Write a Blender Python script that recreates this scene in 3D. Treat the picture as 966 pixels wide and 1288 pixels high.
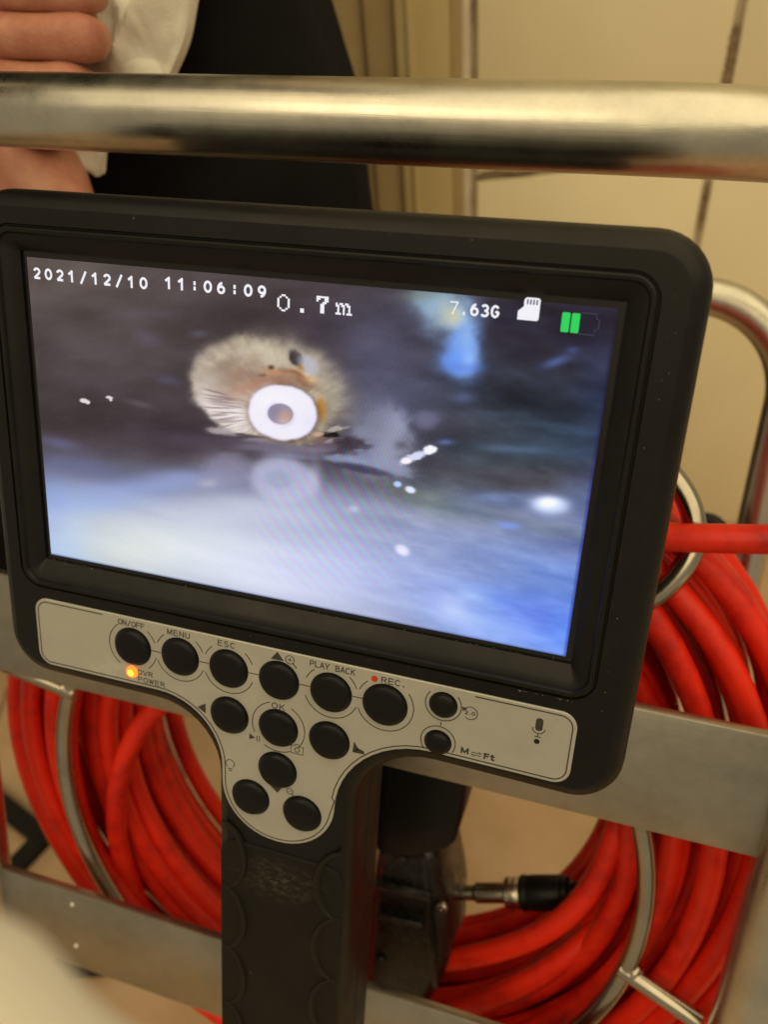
import bpy, bmesh, math, random
import numpy as np
from mathutils import Vector, Matrix
random.seed(4)
for o in list(bpy.data.objects): bpy.data.objects.remove(o)
S = bpy.context.scene
COL = S.collection
# ---- frames: M = axes of the monitor (mm, origin at screen centre), W = world (z up, y towards the wall) ----
FPX = 1030.9555
CAMR = np.array([[0.952346172, -0.154813299, 0.262810979], [0.060076119, 0.939946217, 0.335994003], [-0.299044525, -0.304193939, 0.904454764]])   # camera -> M rotation
CAMC = np.array([81.95995, 58.21587, 190.00766])   # camera position in M
RT = np.array([0.93222739, 0.15326117, -0.32781565])
FH = np.array([-0.36173481, 0.36963332, -0.85587331])
UP = np.array([-0.01000056, 0.91645088, 0.40002221])
WM = np.stack([RT, FH, UP])                      # M -> W rotation
# ---- camera ----
cam = bpy.data.cameras.new('camera'); camo = bpy.data.objects.new('camera', cam); COL.objects.link(camo)
Rw = WM @ CAMR; cw = WM @ CAMC * 0.001
camo.matrix_world = Matrix([[*Rw[0], cw[0]], [*Rw[1], cw[1]], [*Rw[2], cw[2]], [0, 0, 0, 1]])
cam.sensor_fit = 'VERTICAL'; cam.sensor_height = 36.0; cam.lens = FPX / 1288 * 36.0
cam.clip_start = 0.005; cam.clip_end = 50
cam.dof.use_dof = True; cam.dof.focus_distance = 0.216; cam.dof.aperture_fstop = 12.0
S.camera = camo
# ---- world and lamps ----
w = bpy.data.worlds.new('World'); S.world = w; w.use_nodes = True
w.node_tree.nodes['Background'].inputs[0].default_value = (1.0, 0.83, 0.53, 1)
w.node_tree.nodes['Background'].inputs[1].default_value = 0.34
def area(name, loc, target, size, energy, color):
    l = bpy.data.lights.new(name, 'AREA'); l.shape = 'RECTANGLE'; l.size = size[0]; l.size_y = size[1]; l.energy = energy; l.color = color
    o = bpy.data.objects.new(name, l); COL.objects.link(o); o.location = loc
    o.rotation_euler = (Vector(target) - Vector(loc)).to_track_quat('-Z', 'Y').to_euler(); return o
area('ceiling_lamp', (0.40, -0.45, 1.65), (0.10, 0.25, -0.1), (3.6, 3.0), 50, (1.0, 0.81, 0.46))
area('left_area_lamp', (-1.1, -1.0, 1.5), (0.0, 0.1, -0.1), (0.9, 0.7), 5, (1.0, 0.82, 0.5))  # weak warm area lamp, high on the left behind the camera
S.view_settings.view_transform = 'Standard'; S.view_settings.look = 'None'
S.view_settings.exposure = 0.0; S.view_settings.gamma = 1.0
S.cycles.use_denoising = True
S.cycles.max_bounces = 8

# ---- helpers ----
def at(x, y, z):                                  # photo ray met with the M plane at depth z
    d = CAMR @ np.array([(x - 483) / FPX, -(y - 644) / FPX, -1.0]); k = (z - CAMC[2]) / d[2]
    return CAMC + k * d
def tag(o, label=None, cat=None, group=None, kind=None):
    if label: o['label'] = label
    if cat: o['category'] = cat
    if group: o['group'] = group
    if kind: o['kind'] = kind
    return o
FR = {'M': WM, 'W': np.eye(3)}
def place(o, base, fr):
    m = FR[fr]; p = m @ np.array(base, float) * 0.001
    o.matrix_world = Matrix([[*m[0], p[0]], [*m[1], p[1]], [*m[2], p[2]], [0, 0, 0, 1]])
def thing(name, base, fr, label, cat, group=None):
    o = bpy.data.objects.new(name, None); COL.objects.link(o); o.empty_display_size = 0.02
    place(o, base, fr); o['_b'] = [float(v) for v in base]; o['_f'] = fr
    return tag(o, label, cat, group)
def mesh_data(name, V, F, base=(0, 0, 0), sharp=35, smooth=True):
    me = bpy.data.meshes.new(name)
    V = (np.array(V, float) - np.array(base, float)) * 0.001
    me.from_pydata(V.tolist(), [], [list(f) for f in F]); me.update()
    if smooth:
        me.polygons.foreach_set('use_smooth', [True] * len(me.polygons))
        me.set_sharp_from_angle(angle=math.radians(sharp))
    return me
def obj(name, VF, mat, parent=None, base=None, fr='M', sharp=35, smooth=True):
    V, F = VF
    root = parent
    while root is not None and root.parent is not None: root = root.parent
    if base is None:
        base = list(root['_b']) if root is not None else [0, 0, 0]
    me = mesh_data(name, V, F, base, sharp, smooth)
    if mat: me.materials.append(mat)
    o = bpy.data.objects.new(name, me); COL.objects.link(o)
    if parent is not None: o.parent = parent
    else:
        place(o, base, fr); o['_b'] = [float(v) for v in base]; o['_f'] = fr
    return o
def join(*vfs):
    V = []; F = []
    for v, f in vfs:
        n = len(V); V += [tuple(p) for p in v]; F += [[i + n for i in q] for q in f]
    return V, F
def loft(rings, close=True, cap0=True, cap1=True):
    n = len(rings[0]); V = [tuple(p) for r in rings for p in r]; F = []
    for i in range(len(rings) - 1):
        for j in range(n if close else n - 1):
            a = i * n + j; b = i * n + (j + 1) % n
            F.append([a, b, b + n, a + n])
    if cap0: F.append(list(range(n))[::-1])
    if cap1: F.append([(len(rings) - 1) * n + j for j in range(n)])
    return V, F
def box(x0, x1, y0, y1, z0, z1, b=0.0):
    if b <= 0:
        V = [(x, y, z) for x in (x0, x1) for y in (y0, y1) for z in (z0, z1)]
        return V, [[0, 1, 3, 2], [4, 6, 7, 5], [0, 4, 5, 1], [2, 3, 7, 6], [0, 2, 6, 4], [1, 5, 7, 3]]
    bm = bmesh.new(); bmesh.ops.create_cube(bm, size=1)
    for v in bm.verts: v.co = Vector(((x0 + x1) / 2 + v.co.x * (x1 - x0), (y0 + y1) / 2 + v.co.y * (y1 - y0), (z0 + z1) / 2 + v.co.z * (z1 - z0)))
    bmesh.ops.bevel(bm, geom=bm.edges[:], offset=b, segments=2, profile=0.5, affect='EDGES')
    bm.verts.index_update(); r = ([tuple(v.co) for v in bm.verts], [[v.index for v in f.verts] for f in bm.faces]); bm.free(); return r
def smooth_path(pts, n=8, closed=False):
    P = [np.array(p, float) for p in pts]; out = []; m = len(P)
    for i in range(m if closed else m - 1):
        p0 = P[(i - 1) % m] if closed or i > 0 else 2 * P[0] - P[1]
        p1 = P[i]; p2 = P[(i + 1) % m]
        p3 = P[(i + 2) % m] if closed or i + 2 < m else 2 * P[-1] - P[-2]
        for k in range(n):
            t = k / n
            out.append(0.5 * ((2 * p1) + (-p0 + p2) * t + (2 * p0 - 5 * p1 + 4 * p2 - p3) * t * t + (-p0 + 3 * p1 - 3 * p2 + p3) * t ** 3))
    if not closed: out.append(P[-1])
    return out
def tube(path, r, n=16, closed=False, caps=True):
    P = [np.array(p, float) for p in path]; m = len(P)
    T = []
    for i in range(m):
        a = P[(i - 1) % m] if closed or i > 0 else P[0]; b = P[(i + 1) % m] if closed or i < m - 1 else P[-1]
        t = b - a; T.append(t / (np.linalg.norm(t) + 1e-9))
    u = np.cross(T[0], [0.13, 0.21, 0.97]); u /= np.linalg.norm(u); rings = []
    for i in range(m):
        u = u - T[i] * (u @ T[i]); u /= np.linalg.norm(u); v = np.cross(T[i], u)
        rr = r[i] if hasattr(r, '__len__') else r
        rings.append([P[i] + rr * (math.cos(2 * math.pi * k / n) * u + math.sin(2 * math.pi * k / n) * v) for k in range(n)])
    if closed:
        V, F = loft(rings, True, False, False); k0 = (m - 1) * n
        # match the seam
        d = [np.linalg.norm(rings[-1][0] - rings[0][k]) for k in range(n)]; sh = int(np.argmin(d))
        for j in range(n): F.append([k0 + j, k0 + (j + 1) % n, (j + 1 + sh) % n, (j + sh) % n])
        return V, F
    return loft(rings, True, caps, caps)
def lathe(prof, c, axis=(0, 0, 1), n=32):
    a = np.array(axis, float); a /= np.linalg.norm(a); u = np.cross(a, [0.0, 1, 0] if abs(a[1]) < .9 else [1.0, 0, 0]); u /= np.linalg.norm(u); v = np.cross(a, u)
    c = np.array(c, float)
    return loft([[c + a * h + max(r, 1e-3) * (math.cos(2 * math.pi * k / n) * u + math.sin(2 * math.pi * k / n) * v) for k in range(n)] for r, h in prof])
def fpoly(pts, seg=8):                            # polygon with rounded corners, (x, y, r) each, CCW
    out = []; m = len(pts)
    for i in range(m):
        x, y, r = pts[i]; p = np.array([x, y], float); a = np.array(pts[i - 1][:2], float); b = np.array(pts[(i + 1) % m][:2], float)
        da = (a - p); da /= np.linalg.norm(da); db = (b - p); db /= np.linalg.norm(db)
        if r <= 0: out.append(p); continue
        ang = math.acos(max(-1, min(1, da @ db))); d = r / math.tan(ang / 2)
        c = p + (da + db) / np.linalg.norm(da + db) * (r / math.sin(ang / 2))
        p0 = p + da * d - c; p1 = p + db * d - c
        a0 = math.atan2(p0[1], p0[0]); a1 = math.atan2(p1[1], p1[0]); dd = (a1 - a0 + math.pi) % (2 * math.pi) - math.pi
        for k in range(seg + 1):
            t = a0 + dd * k / seg; out.append(c + r * np.array([math.cos(t), math.sin(t)]))
    return out
def inset(poly, d):
    n = len(poly); out = []
    for i in range(n):
        a, p, b = poly[i - 1], poly[i], poly[(i + 1) % n]
        e1 = p - a; e2 = b - p; e1 = e1 / (np.linalg.norm(e1) + 1e-9); e2 = e2 / (np.linalg.norm(e2) + 1e-9)
        n1 = np.array([-e1[1], e1[0]]); n2 = np.array([-e2[1], e2[0]]); q = n1 + n2; q /= (np.linalg.norm(q) + 1e-9)
        out.append(p + q * d / max(0.4, q @ n1))
    return out
def z3(poly, z): return [(p[0], p[1], z) for p in poly]
def fill2(loops, z, up=True):
    bm = bmesh.new(); E = []
    for L in loops:
        vs = [bm.verts.new((p[0], p[1], z)) for p in L]
        for i in range(len(vs)): E.append(bm.edges.new((vs[i], vs[(i + 1) % len(vs)])))
    bmesh.ops.triangle_fill(bm, edges=E, use_beauty=True, normal=(0, 0, 1 if up else -1))
    bm.verts.index_update(); bm.normal_update()
    F = []
    for f in bm.faces:
        ids = [v.index for v in f.verts]
        if (f.normal.z > 0) != up: ids = ids[::-1]
        F.append(ids)
    r = ([tuple(v.co) for v in bm.verts], F); bm.free(); return r
def stroke(pts, wd, z, th=0.12, closed=False):    # raised ink line of width wd
    P = [np.array(p, float) for p in pts]; m = len(P); L = []; Rr = []
    for i in range(m):
        a = P[(i - 1) % m] if closed or i > 0 else P[0]; b = P[(i + 1) % m] if closed or i < m - 1 else P[-1]
        t = (b - a); t /= (np.linalg.norm(t) + 1e-9); nn = np.array([-t[1], t[0]]) * wd / 2
        L.append(P[i] + nn); Rr.append(P[i] - nn)
    V = []; F = []
    for i in range(m): V += [(*L[i], z), (*Rr[i], z), (*L[i], z + th), (*Rr[i], z + th)]
    for i in range(m if closed else m - 1):
        a = 4 * i; b = 4 * ((i + 1) % m)
        F += [[a + 2, a + 3, b + 3, b + 2], [a, a + 2, b + 2, b], [a + 3, a + 1, b + 1, b + 3]]
    return V, F
def arc(cx, cy, r, a0, a1, n=20, ry=None):
    return [(cx + r * math.cos(math.radians(a0 + (a1 - a0) * k / n)), cy + (ry or r) * math.sin(math.radians(a0 + (a1 - a0) * k / n))) for k in range(n + 1)]
def slab(poly, z, th):
    n = len(poly); top = fill2([poly], z + th); side = loft([z3(poly, z), z3(poly, z + th)], True, False, False); return join(top, side)
def _e(cx, cy, rx, ry, a0, a1, n=14): return arc(cx, cy, rx, a0, a1, n, ry)
GL = {
 '0': [_e(.5, .5, .5, .5, 0, 360, 28)], '1': [[(.12, .78), (.55, 1), (.55, 0)]],
 '2': [_e(.5, .71, .46, .29, 165, -35, 14) + [(.03, 0), (.98, 0)]],
 '3': [_e(.48, .74, .42, .26, 150, -90, 14), _e(.48, .25, .48, .26, 90, -150, 14)],
 '6': [_e(.5, .32, .46, .32, 0, 360, 24), _e(.78, .38, .75, .62, 180, 100, 10)],
 '7': [[(.02, 1), (.98, 1), (.35, 0)]],
 '9': [_e(.5, .68, .46, .32, 0, 360, 24), _e(.22, .62, .75, .62, 0, -80, 10)],
 '/': [[(.1, -.08), (.9, 1.05)]], ':': [[(.5, .12), (.5, .26)], [(.5, .66), (.5, .8)]], '.': [[(.5, 0), (.5, .14)]],
 'G': [_e(.5, .5, .5, .5, 42, 335, 22) + [(.95, .46), (.55, .46)]], 'O': [_e(.5, .5, .52, .5, 0, 360, 28)],
 'N': [[(.05, 0), (.05, 1), (.95, 0), (.95, 1)]], 'F': [[(.08, 0), (.08, 1), (.95, 1)], [(.08, .52), (.82, .52)]],
 'M': [[(.02, 0), (.02, 1), (.5, .12), (.98, 1), (.98, 0)]], 'E': [[(.95, 0), (.08, 0), (.08, 1), (.93, 1)], [(.08, .53), (.86, .53)]],
 'U': [[(.06, 1), (.06, .36)] + _e(.5, .36, .44, .36, 180, 360, 14) + [(.94, 1)]],
 'S': [_e(.5, .745, .40, .255, 25, 270, 14), _e(.5, .25, .44, .25, 90, -155, 14)],
 'C': [_e(.5, .5, .5, .5, 42, 318, 22)], 'P': [[(.08, 0), (.08, 1), (.6, 1)] + _e(.62, .74, .33, .26, 90, -90, 10) + [(.08, .48)]],
 'L': [[(.1, 1), (.1, 0), (.92, 0)]], 'A': [[(0, 0), (.5, 1), (1, 0)], [(.2, .33), (.8, .33)]],
 'Y': [[(0, 1), (.5, .46), (1, 1)], [(.5, .46), (.5, 0)]], 'B': [[(.08, 0), (.08, 1), (.55, 1)] + _e(.57, .765, .3, .235, 90, -90, 8) + [(.08, .53)], [(.57, .53)] + _e(.6, .265, .34, .265, 90, -90, 8) + [(.08, 0)]],
 'K': [[(.08, 0), (.08, 1)], [(.92, 1), (.1, .38)], [(.36, .58), (.96, 0)]], 'R': [[(.08, 0), (.08, 1), (.6, 1)] + _e(.62, .76, .32, .24, 90, -90, 10) + [(.08, .52)], [(.55, .5), (.96, 0)]],
 'D': [[(.08, 0), (.08, 1), (.48, 1)] + _e(.48, .5, .46, .5, 90, -90, 14) + [(.08, 0)]], 'V': [[(0, 1), (.5, 0), (1, 1)]],
 'W': [[(0, 1), (.24, 0), (.5, .95), (.76, 0), (1, 1)]], 't': [[(.45, 1), (.45, .16), (.6, .02), (.85, .04)], [(.1, .72), (.85, .72)]],
}
def stext(s_, x, y, h, w_, pitch, wt, z, center=False):
    out_ = []; n = len(s_); k = 0
    if center: x = x - ((n - 1) * pitch + w_) / 2
    for i, c in enumerate(s_):
        if c == ' ': continue
        for st in GL[c]:
            pts = [(x + i * pitch + p[0] * w_, y + wt / 2 + p[1] * (h - wt)) for p in st]
            # closed loops or open strokes, with square-cut ends
            P = [np.array(p, float) for p in pts]
            cl_ = np.linalg.norm(P[0] - P[-1]) < 1e-6
            seg = []
            for j in range(len(P) - 1):
                d = P[j + 1] - P[j]; L_ = np.linalg.norm(d)
                if L_ < 1e-6: continue
                d /= L_; nn = np.array([-d[1], d[0]]) * wt / 2; e = d * wt * (.5 if (len(P) <= 6) else .12)
                a, b = P[j] - e, P[j + 1] + e; k += 1; zz = z + .0015 * (k % 7)
                n0 = len(seg); seg += [(*(a + nn), zz), (*(a - nn), zz), (*(b - nn), zz), (*(b + nn), zz)]
            out_.append((seg, [[4 * q, 4 * q + 1, 4 * q + 2, 4 * q + 3] for q in range(len(seg) // 4)]))
    return join(*out_)

# ---- materials ----
def mat(name, base, rough=0.5, metal=0.0, spec=0.5):
    m = bpy.data.materials.new(name); m.use_nodes = True; b = m.node_tree.nodes['Principled BSDF']
    b.inputs['Base Color'].default_value = (*base, 1); b.inputs['Roughness'].default_value = rough
    b.inputs['Metallic'].default_value = metal; b.inputs['Specular IOR Level'].default_value = spec
    return m
def nd(m, t, **kw):
    n = m.node_tree.nodes.new(t)
    for k, v in kw.items():
        if k in n.inputs: n.inputs[k].default_value = v
        else: setattr(n, k, v)
    return n
def lk(m, a, ai, b, bi): m.node_tree.links.new(a.outputs[ai], b.inputs[bi])
def coords(m, scale=(1, 1, 1)):
    tc = nd(m, 'ShaderNodeTexCoord'); mp = nd(m, 'ShaderNodeMapping'); mp.inputs['Scale'].default_value = scale
    lk(m, tc, 'Object', mp, 'Vector'); return mp
def noise(m, co, scale, detail=4, rough=0.55):
    n = nd(m, 'ShaderNodeTexNoise'); n.inputs['Scale'].default_value = scale; n.inputs['Detail'].default_value = detail; n.inputs['Roughness'].default_value = rough
    lk(m, co, 'Vector', n, 'Vector'); return n
def ramp(m, src, si, stops):
    r = nd(m, 'ShaderNodeValToRGB'); e = r.color_ramp.elements
    while len(e) < len(stops): e.new(0.5)
    for x, (p, c) in zip(e, stops): x.position = p; x.color = (*c, 1) if len(c) == 3 else c
    lk(m, src, si, r, 'Fac'); return r
def g(v): return (v, v, v)
def bump(m, src, si, strength, dist=0.0003, nrm=None):
    b = nd(m, 'ShaderNodeBump'); b.inputs['Strength'].default_value = strength; b.inputs['Distance'].default_value = dist
    lk(m, src, si, b, 'Height')
    if nrm: lk(m, nrm, 'Normal', b, 'Normal')
    lk(m, b, 'Normal', m.node_tree.nodes['Principled BSDF'], 'Normal'); return b
def mixc(m, fac, fi, a, b, mode='MIX'):
    x = nd(m, 'ShaderNodeMix'); x.data_type = 'RGBA'; x.blend_type = mode
    ins = [i for i in x.inputs if i.type == 'RGBA']
    if fac is None: x.inputs[0].default_value = fi
    else: lk(m, fac, fi, x, 0)
    for s, i in ((a, ins[0]), (b, ins[1])):
        if isinstance(s, tuple) and not hasattr(s[0], 'outputs'): i.default_value = (*s, 1)
        else: m.node_tree.links.new(s[0].outputs[s[1]], i)
    x.label = 'mix'; return x
def bsdf(m): return m.node_tree.nodes['Principled BSDF']
def mixout(x): return [i for i, o in enumerate(x.outputs) if o.type == 'RGBA'][0]

def black_plastic(name, base, rough, dust=True, grain=0.08):
    m = mat(name, base, rough, 0, 0.32); b = bsdf(m); co = coords(m); b.inputs['Specular IOR Level'].default_value = 0.22
    n = noise(m, co, 2500, 2); bump(m, n, 'Fac', grain, 0.0002)
    n2 = noise(m, co, 45, 5, 0.65); r = ramp(m, n2, 'Fac', [(0.3, g(rough - 0.08)), (0.75, g(rough + 0.14))]); lk(m, r, 'Color', b, 'Roughness')
    if dust:
        vo = nd(m, 'ShaderNodeTexVoronoi'); vo.inputs['Scale'].default_value = 190; vo.inputs['Randomness'].default_value = 1; lk(m, co, 'Vector', vo, 'Vector')
        sp = ramp(m, vo, 'Distance', [(0.035, g(1)), (0.07, g(0))])
        n3 = noise(m, co, 60, 2); k = ramp(m, n3, 'Fac', [(0.52, g(0)), (0.6, g(1))])
        mu = mixc(m, None, 1.0, (sp, 'Color'), (k, 'Color'), 'MULTIPLY')
        n4 = noise(m, co, 30, 6, 0.75); hz = ramp(m, n4, 'Fac', [(0.35, base), (0.8, tuple(v * 1.6 + 0.002 for v in base))])
        c = mixc(m, mu, mixout(mu), (hz, 'Color'), (0.07, 0.065, 0.055))
        lk(m, c, mixout(c), b, 'Base Color')
    return m
M = {}
M['housing'] = black_plastic('matt_black_plastic', (0.0032, 0.0031, 0.0032), 0.42); bsdf(M['housing']).inputs['Specular IOR Level'].default_value = 0.27
M['handle'] = black_plastic('rubber_handle', (0.0058, 0.0052, 0.0040), 0.60, True, 0.12)
def dust_patch(m, centre, rad, col):
    b = bsdf(m); src = b.inputs['Base Color'].links[0].from_socket
    tc = nd(m, 'ShaderNodeTexCoord'); mp = nd(m, 'ShaderNodeMapping'); mp.inputs['Scale'].default_value = (0.62, 1.1, 1); mp.inputs['Rotation'].default_value = (0, 0, .5); lk(m, tc, 'Object', mp, 'Vector')
    vm = nd(m, 'ShaderNodeVectorMath'); vm.operation = 'DISTANCE'; lk(m, mp, 'Vector', vm, 0)
    c, q = math.cos(.5), math.sin(.5); x, y = centre[0] * .62, centre[1] * 1.1; vm.inputs[1].default_value = (x * c - y * q, x * q + y * c, centre[2])
    r1 = ramp(m, vm, 'Value', [(0.0, g(1)), (rad, g(0))]); n = noise(m, mp, 480, 8, .8); r2 = ramp(m, n, 'Fac', [(0.48, g(0)), (0.72, g(.9))])
    mu = mixc(m, None, 1.0, (r1, 'Color'), (r2, 'Color'), 'MULTIPLY')
    x_ = nd(m, 'ShaderNodeMix'); x_.data_type = 'RGBA'; ins = [i for i in x_.inputs if i.type == 'RGBA']; lk(m, mu, mixout(mu), x_, 0)
    m.node_tree.links.new(src, ins[0]); ins[1].default_value = (*col, 1); m.node_tree.links.new(x_.outputs[mixout(x_)], b.inputs['Base Color'])
pc = (at(350, 1108, 4.5) - np.array([2, -250, -12])) * .001
dust_patch(M['handle'], pc, 0.011, (0.12, 0.105, 0.075))
M['rubber'] = black_plastic('black_rubber', (0.0045, 0.0045, 0.0052), 0.40, False, 0.05)
M['gloss'] = mat('screen_border', (0.006, 0.006, 0.008), 0.2)
M['ridge'] = black_plastic('lighter_rubber_ridge', (0.011, 0.0095, 0.007), 0.55, False, 0.1)  # ridge rubber, a little lighter than the handle cover
M['ink'] = mat('dark_print', (0.035, 0.030, 0.026), 0.6)
M['red_ink'] = mat('red_print', (0.55, 0.03, 0.02), 0.5)
m = M['panel'] = mat('silver_overlay', (0.50, 0.46, 0.40), 0.42, 0.25); co = coords(m)
n = noise(m, co, 55, 6, 0.7); r = ramp(m, n, 'Fac', [(0.35, (0.40, 0.395, 0.365)), (0.62, (0.44, 0.435, 0.405)), (0.8, (0.54, 0.53, 0.50))]); lk(m, r, 'Color', bsdf(m), 'Base Color')
n = noise(m, co, 3000, 2); bump(m, n, 'Fac', 0.1, 0.0001)
def steel(name, base, rough, stretch=(1, 1, 1), scratch=0.12):
    m = mat(name, base, rough, 1.0); co = coords(m, stretch); n = noise(m, co, 420, 5, 0.7); bump(m, n, 'Fac', scratch, 0.00025)
    c2 = coords(m); n2 = noise(m, c2, 38, 6, 0.7); r = ramp(m, n2, 'Fac', [(0.3, g(max(0.05, rough - 0.08))), (0.7, g(rough + 0.1))]); lk(m, r, 'Color', bsdf(m), 'Roughness')
    n3 = noise(m, c2, 30, 8, 0.72); r3 = ramp(m, n3, 'Fac', [(0.34, tuple(v * 0.80 for v in base)), (0.5, tuple(v * .95 for v in base)), (0.7, tuple(min(1, v * 1.1) for v in base))]); lk(m, r3, 'Color', bsdf(m), 'Base Color')
    return m
M['steel'] = steel('polished_steel', (0.58, 0.555, 0.49), 0.31, (0.03, 1, 1), 0.25)
M['strap'] = steel('satin_steel', (0.42, 0.395, 0.345), 0.38, (0.08, 1, 1), 0.35)
M['wire'] = steel('chrome_wire', (0.46, 0.42, 0.35), 0.22, (1, 1, 1), 0.04)
m = M['cable'] = mat('red_cable_sheath', (0.50, 0.012, 0.006), 0.42, 0, 0.35); co = coords(m)
n = noise(m, co, 26, 6, 0.7); r = ramp(m, n, 'Fac', [(0.28, (0.14, 0.007, 0.006)), (0.38, (0.50, 0.010, 0.004)), (0.52, (0.78, 0.022, 0.005)), (0.75, (0.84, 0.030, 0.008))]); lk(m, r, 'Color', bsdf(m), 'Base Color')
n = noise(m, co, 900, 3); bump(m, n, 'Fac', 0.10, 0.0003)
def mottled(name, c1, c2, rough, scale, bumps=0.1, bs=300):
    m = mat(name, c1, rough); co = coords(m); n = noise(m, co, scale, 6, 0.6); r = ramp(m, n, 'Fac', [(0.3, c1), (0.72, c2)]); lk(m, r, 'Color', bsdf(m), 'Base Color')
    n = noise(m, co, bs, 4); bump(m, n, 'Fac', bumps, 0.0006); return m
M['wall_tile'] = mottled('glazed_wall_tile', (0.77, 0.69, 0.47), (0.85, 0.77, 0.54), 0.28, 6, 0.03)
M['grout'] = mottled('wall_grout', (0.20, 0.11, 0.06), (0.56, 0.47, 0.36), 0.85, 8, 0.3)
for n_ in M['grout'].node_tree.nodes:
    if n_.type == 'VALTORGB': n_.color_ramp.elements[0].position = 0.40; n_.color_ramp.elements[1].position = 0.50
M['stain'] = mottled('brown_grout_stain', (0.13, 0.075, 0.04), (0.34, 0.24, 0.15), 0.9, 60, 0.4)
M['floor_tile'] = mottled('floor_tile', (0.40, 0.26, 0.13), (0.56, 0.40, 0.27), 0.30, 9, 0.06)
M['floor_grout'] = mottled('floor_grout', (0.30, 0.21, 0.13), (0.42, 0.31, 0.20), 0.9, 20, 0.3)
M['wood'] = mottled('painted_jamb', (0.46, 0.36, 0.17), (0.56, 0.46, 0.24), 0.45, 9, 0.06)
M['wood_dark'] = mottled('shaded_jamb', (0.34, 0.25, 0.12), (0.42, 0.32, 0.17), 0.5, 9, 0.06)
M['trim'] = mottled('pale_trim', (0.55, 0.46, 0.34), (0.80, 0.72, 0.58), 0.6, 25, 0.2)
M['skin'] = mottled('skin', (0.38, 0.135, 0.095), (0.56, 0.28, 0.19), 0.5, 70, 0.5, 600)
bsdf(M['skin']).inputs['Subsurface Weight'].default_value = 0.25; bsdf(M['skin']).inputs['Subsurface Radius'].default_value = (0.006, 0.002, 0.001); bsdf(M['skin']).inputs['Subsurface Scale'].default_value = 1.0
M['cloth'] = mottled('white_cloth', (0.68, 0.66, 0.59), (0.78, 0.76, 0.69), 0.9, 14, 0.5, 900)
M['sleeve'] = mottled('cream_sleeve', (0.76, 0.73, 0.66), (0.82, 0.79, 0.72), 0.9, 14, 0.5, 900)
M['trousers'] = mottled('dark_cloth', (0.007, 0.007, 0.0075), (0.013, 0.013, 0.015), 0.95, 12, 0.5, 1200)
M['jacket'] = mottled('navy_cloth', (0.012, 0.014, 0.03), (0.02, 0.022, 0.04), 0.85, 12, 0.5, 1200)
for k_ in ('trousers', 'jacket'): bsdf(M[k_]).inputs['Specular IOR Level'].default_value = 0.06
M['hair'] = mat('dark_hair', (0.01, 0.008, 0.006), 0.5)
M['fleck'] = mat('dust_fleck', (0.20, 0.18, 0.145), 0.9)
M['white'] = mat('white_paint_dot', (0.8, 0.78, 0.72), 0.5)
m = M['grime'] = mat('dusty_black_plastic', (0.012, 0.011, 0.010), 0.3); co = coords(m)
n = noise(m, co, 90, 8, 0.8); r = ramp(m, n, 'Fac', [(0.50, (0.006, 0.006, 0.006)), (0.66, (0.03, 0.028, 0.022)), (0.82, (0.20, 0.17, 0.13))]); lk(m, r, 'Color', bsdf(m), 'Base Color')
r2 = ramp(m, n, 'Fac', [(0.42, g(0.10)), (0.7, g(0.65))]); lk(m, r2, 'Color', bsdf(m), 'Roughness'); bump(m, n, 'Fac', 0.5, 0.0008)
m = M['smoke'] = mat('smoky_clear_plastic', (0.55, 0.48, 0.40), 0.12); bsdf(m).inputs['Transmission Weight'].default_value = 0.85; bsdf(m).inputs['IOR'].default_value = 1.2
def emit(name, col, st):
    m = mat(name, (0, 0, 0), 0.4); bsdf(m).inputs['Emission Color'].default_value = (*col, 1); bsdf(m).inputs['Emission Strength'].default_value = st; return m
M['osd'] = emit('screen_white_pixels', (0.86, 0.86, 0.92), 1.0)
M['osd_green'] = emit('screen_green_pixels', (0.01, 0.62, 0.10), 1.0)
M['osd_dark'] = emit('screen_dark_pixels', (0.05, 0.05, 0.10), 1.0)
M['osd_faint'] = emit('screen_faint_pixels', (0.045, 0.04, 0.07), 1.0)
M['led'] = emit('orange_led', (1.0, 0.16, 0.01), 2.6)
M['led_core'] = emit('orange_led_core', (1.0, 0.50, 0.04), 2.2)

# =====================================================================  SETTING
FLOOR = -562.0; WALL = 529.0
def tile_mesh(wd, ht, th, b=1.2):
    return box(-wd / 2, wd / 2, -ht / 2, ht / 2, 0, th, b)
fl = obj('floor', box(-900, 1100, -600, WALL + 30, FLOOR - 30, FLOOR - 2), M['floor_grout'], base=(0, 0, FLOOR), fr='W'); tag(fl, kind='structure')
pit = 306.0; tm = mesh_data('tile', *tile_mesh(pit - 4, pit - 4, 8)); tm.materials.append(M['floor_tile'])
for i in range(-3, 4):
    for j in range(0, 4):
        y1 = (WALL - 3) - (3 - j) * pit; 
        t = bpy.data.objects.new('tile', tm); COL.objects.link(t); t.parent = fl
        t.location = ((i * pit + 372) * 0.001, (y1 - pit / 2) * 0.001, (-7 + random.uniform(-.4, .4)) * 0.001)
        t.rotation_euler = (0, 0, random.choice((0, 1, 2, 3)) * math.pi / 2)
wl = obj('wall', box(-900, 1100, WALL, WALL + 60, FLOOR - 30, 900), M['grout'], base=(0, WALL, FLOOR), fr='W'); tag(wl, kind='structure')
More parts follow.
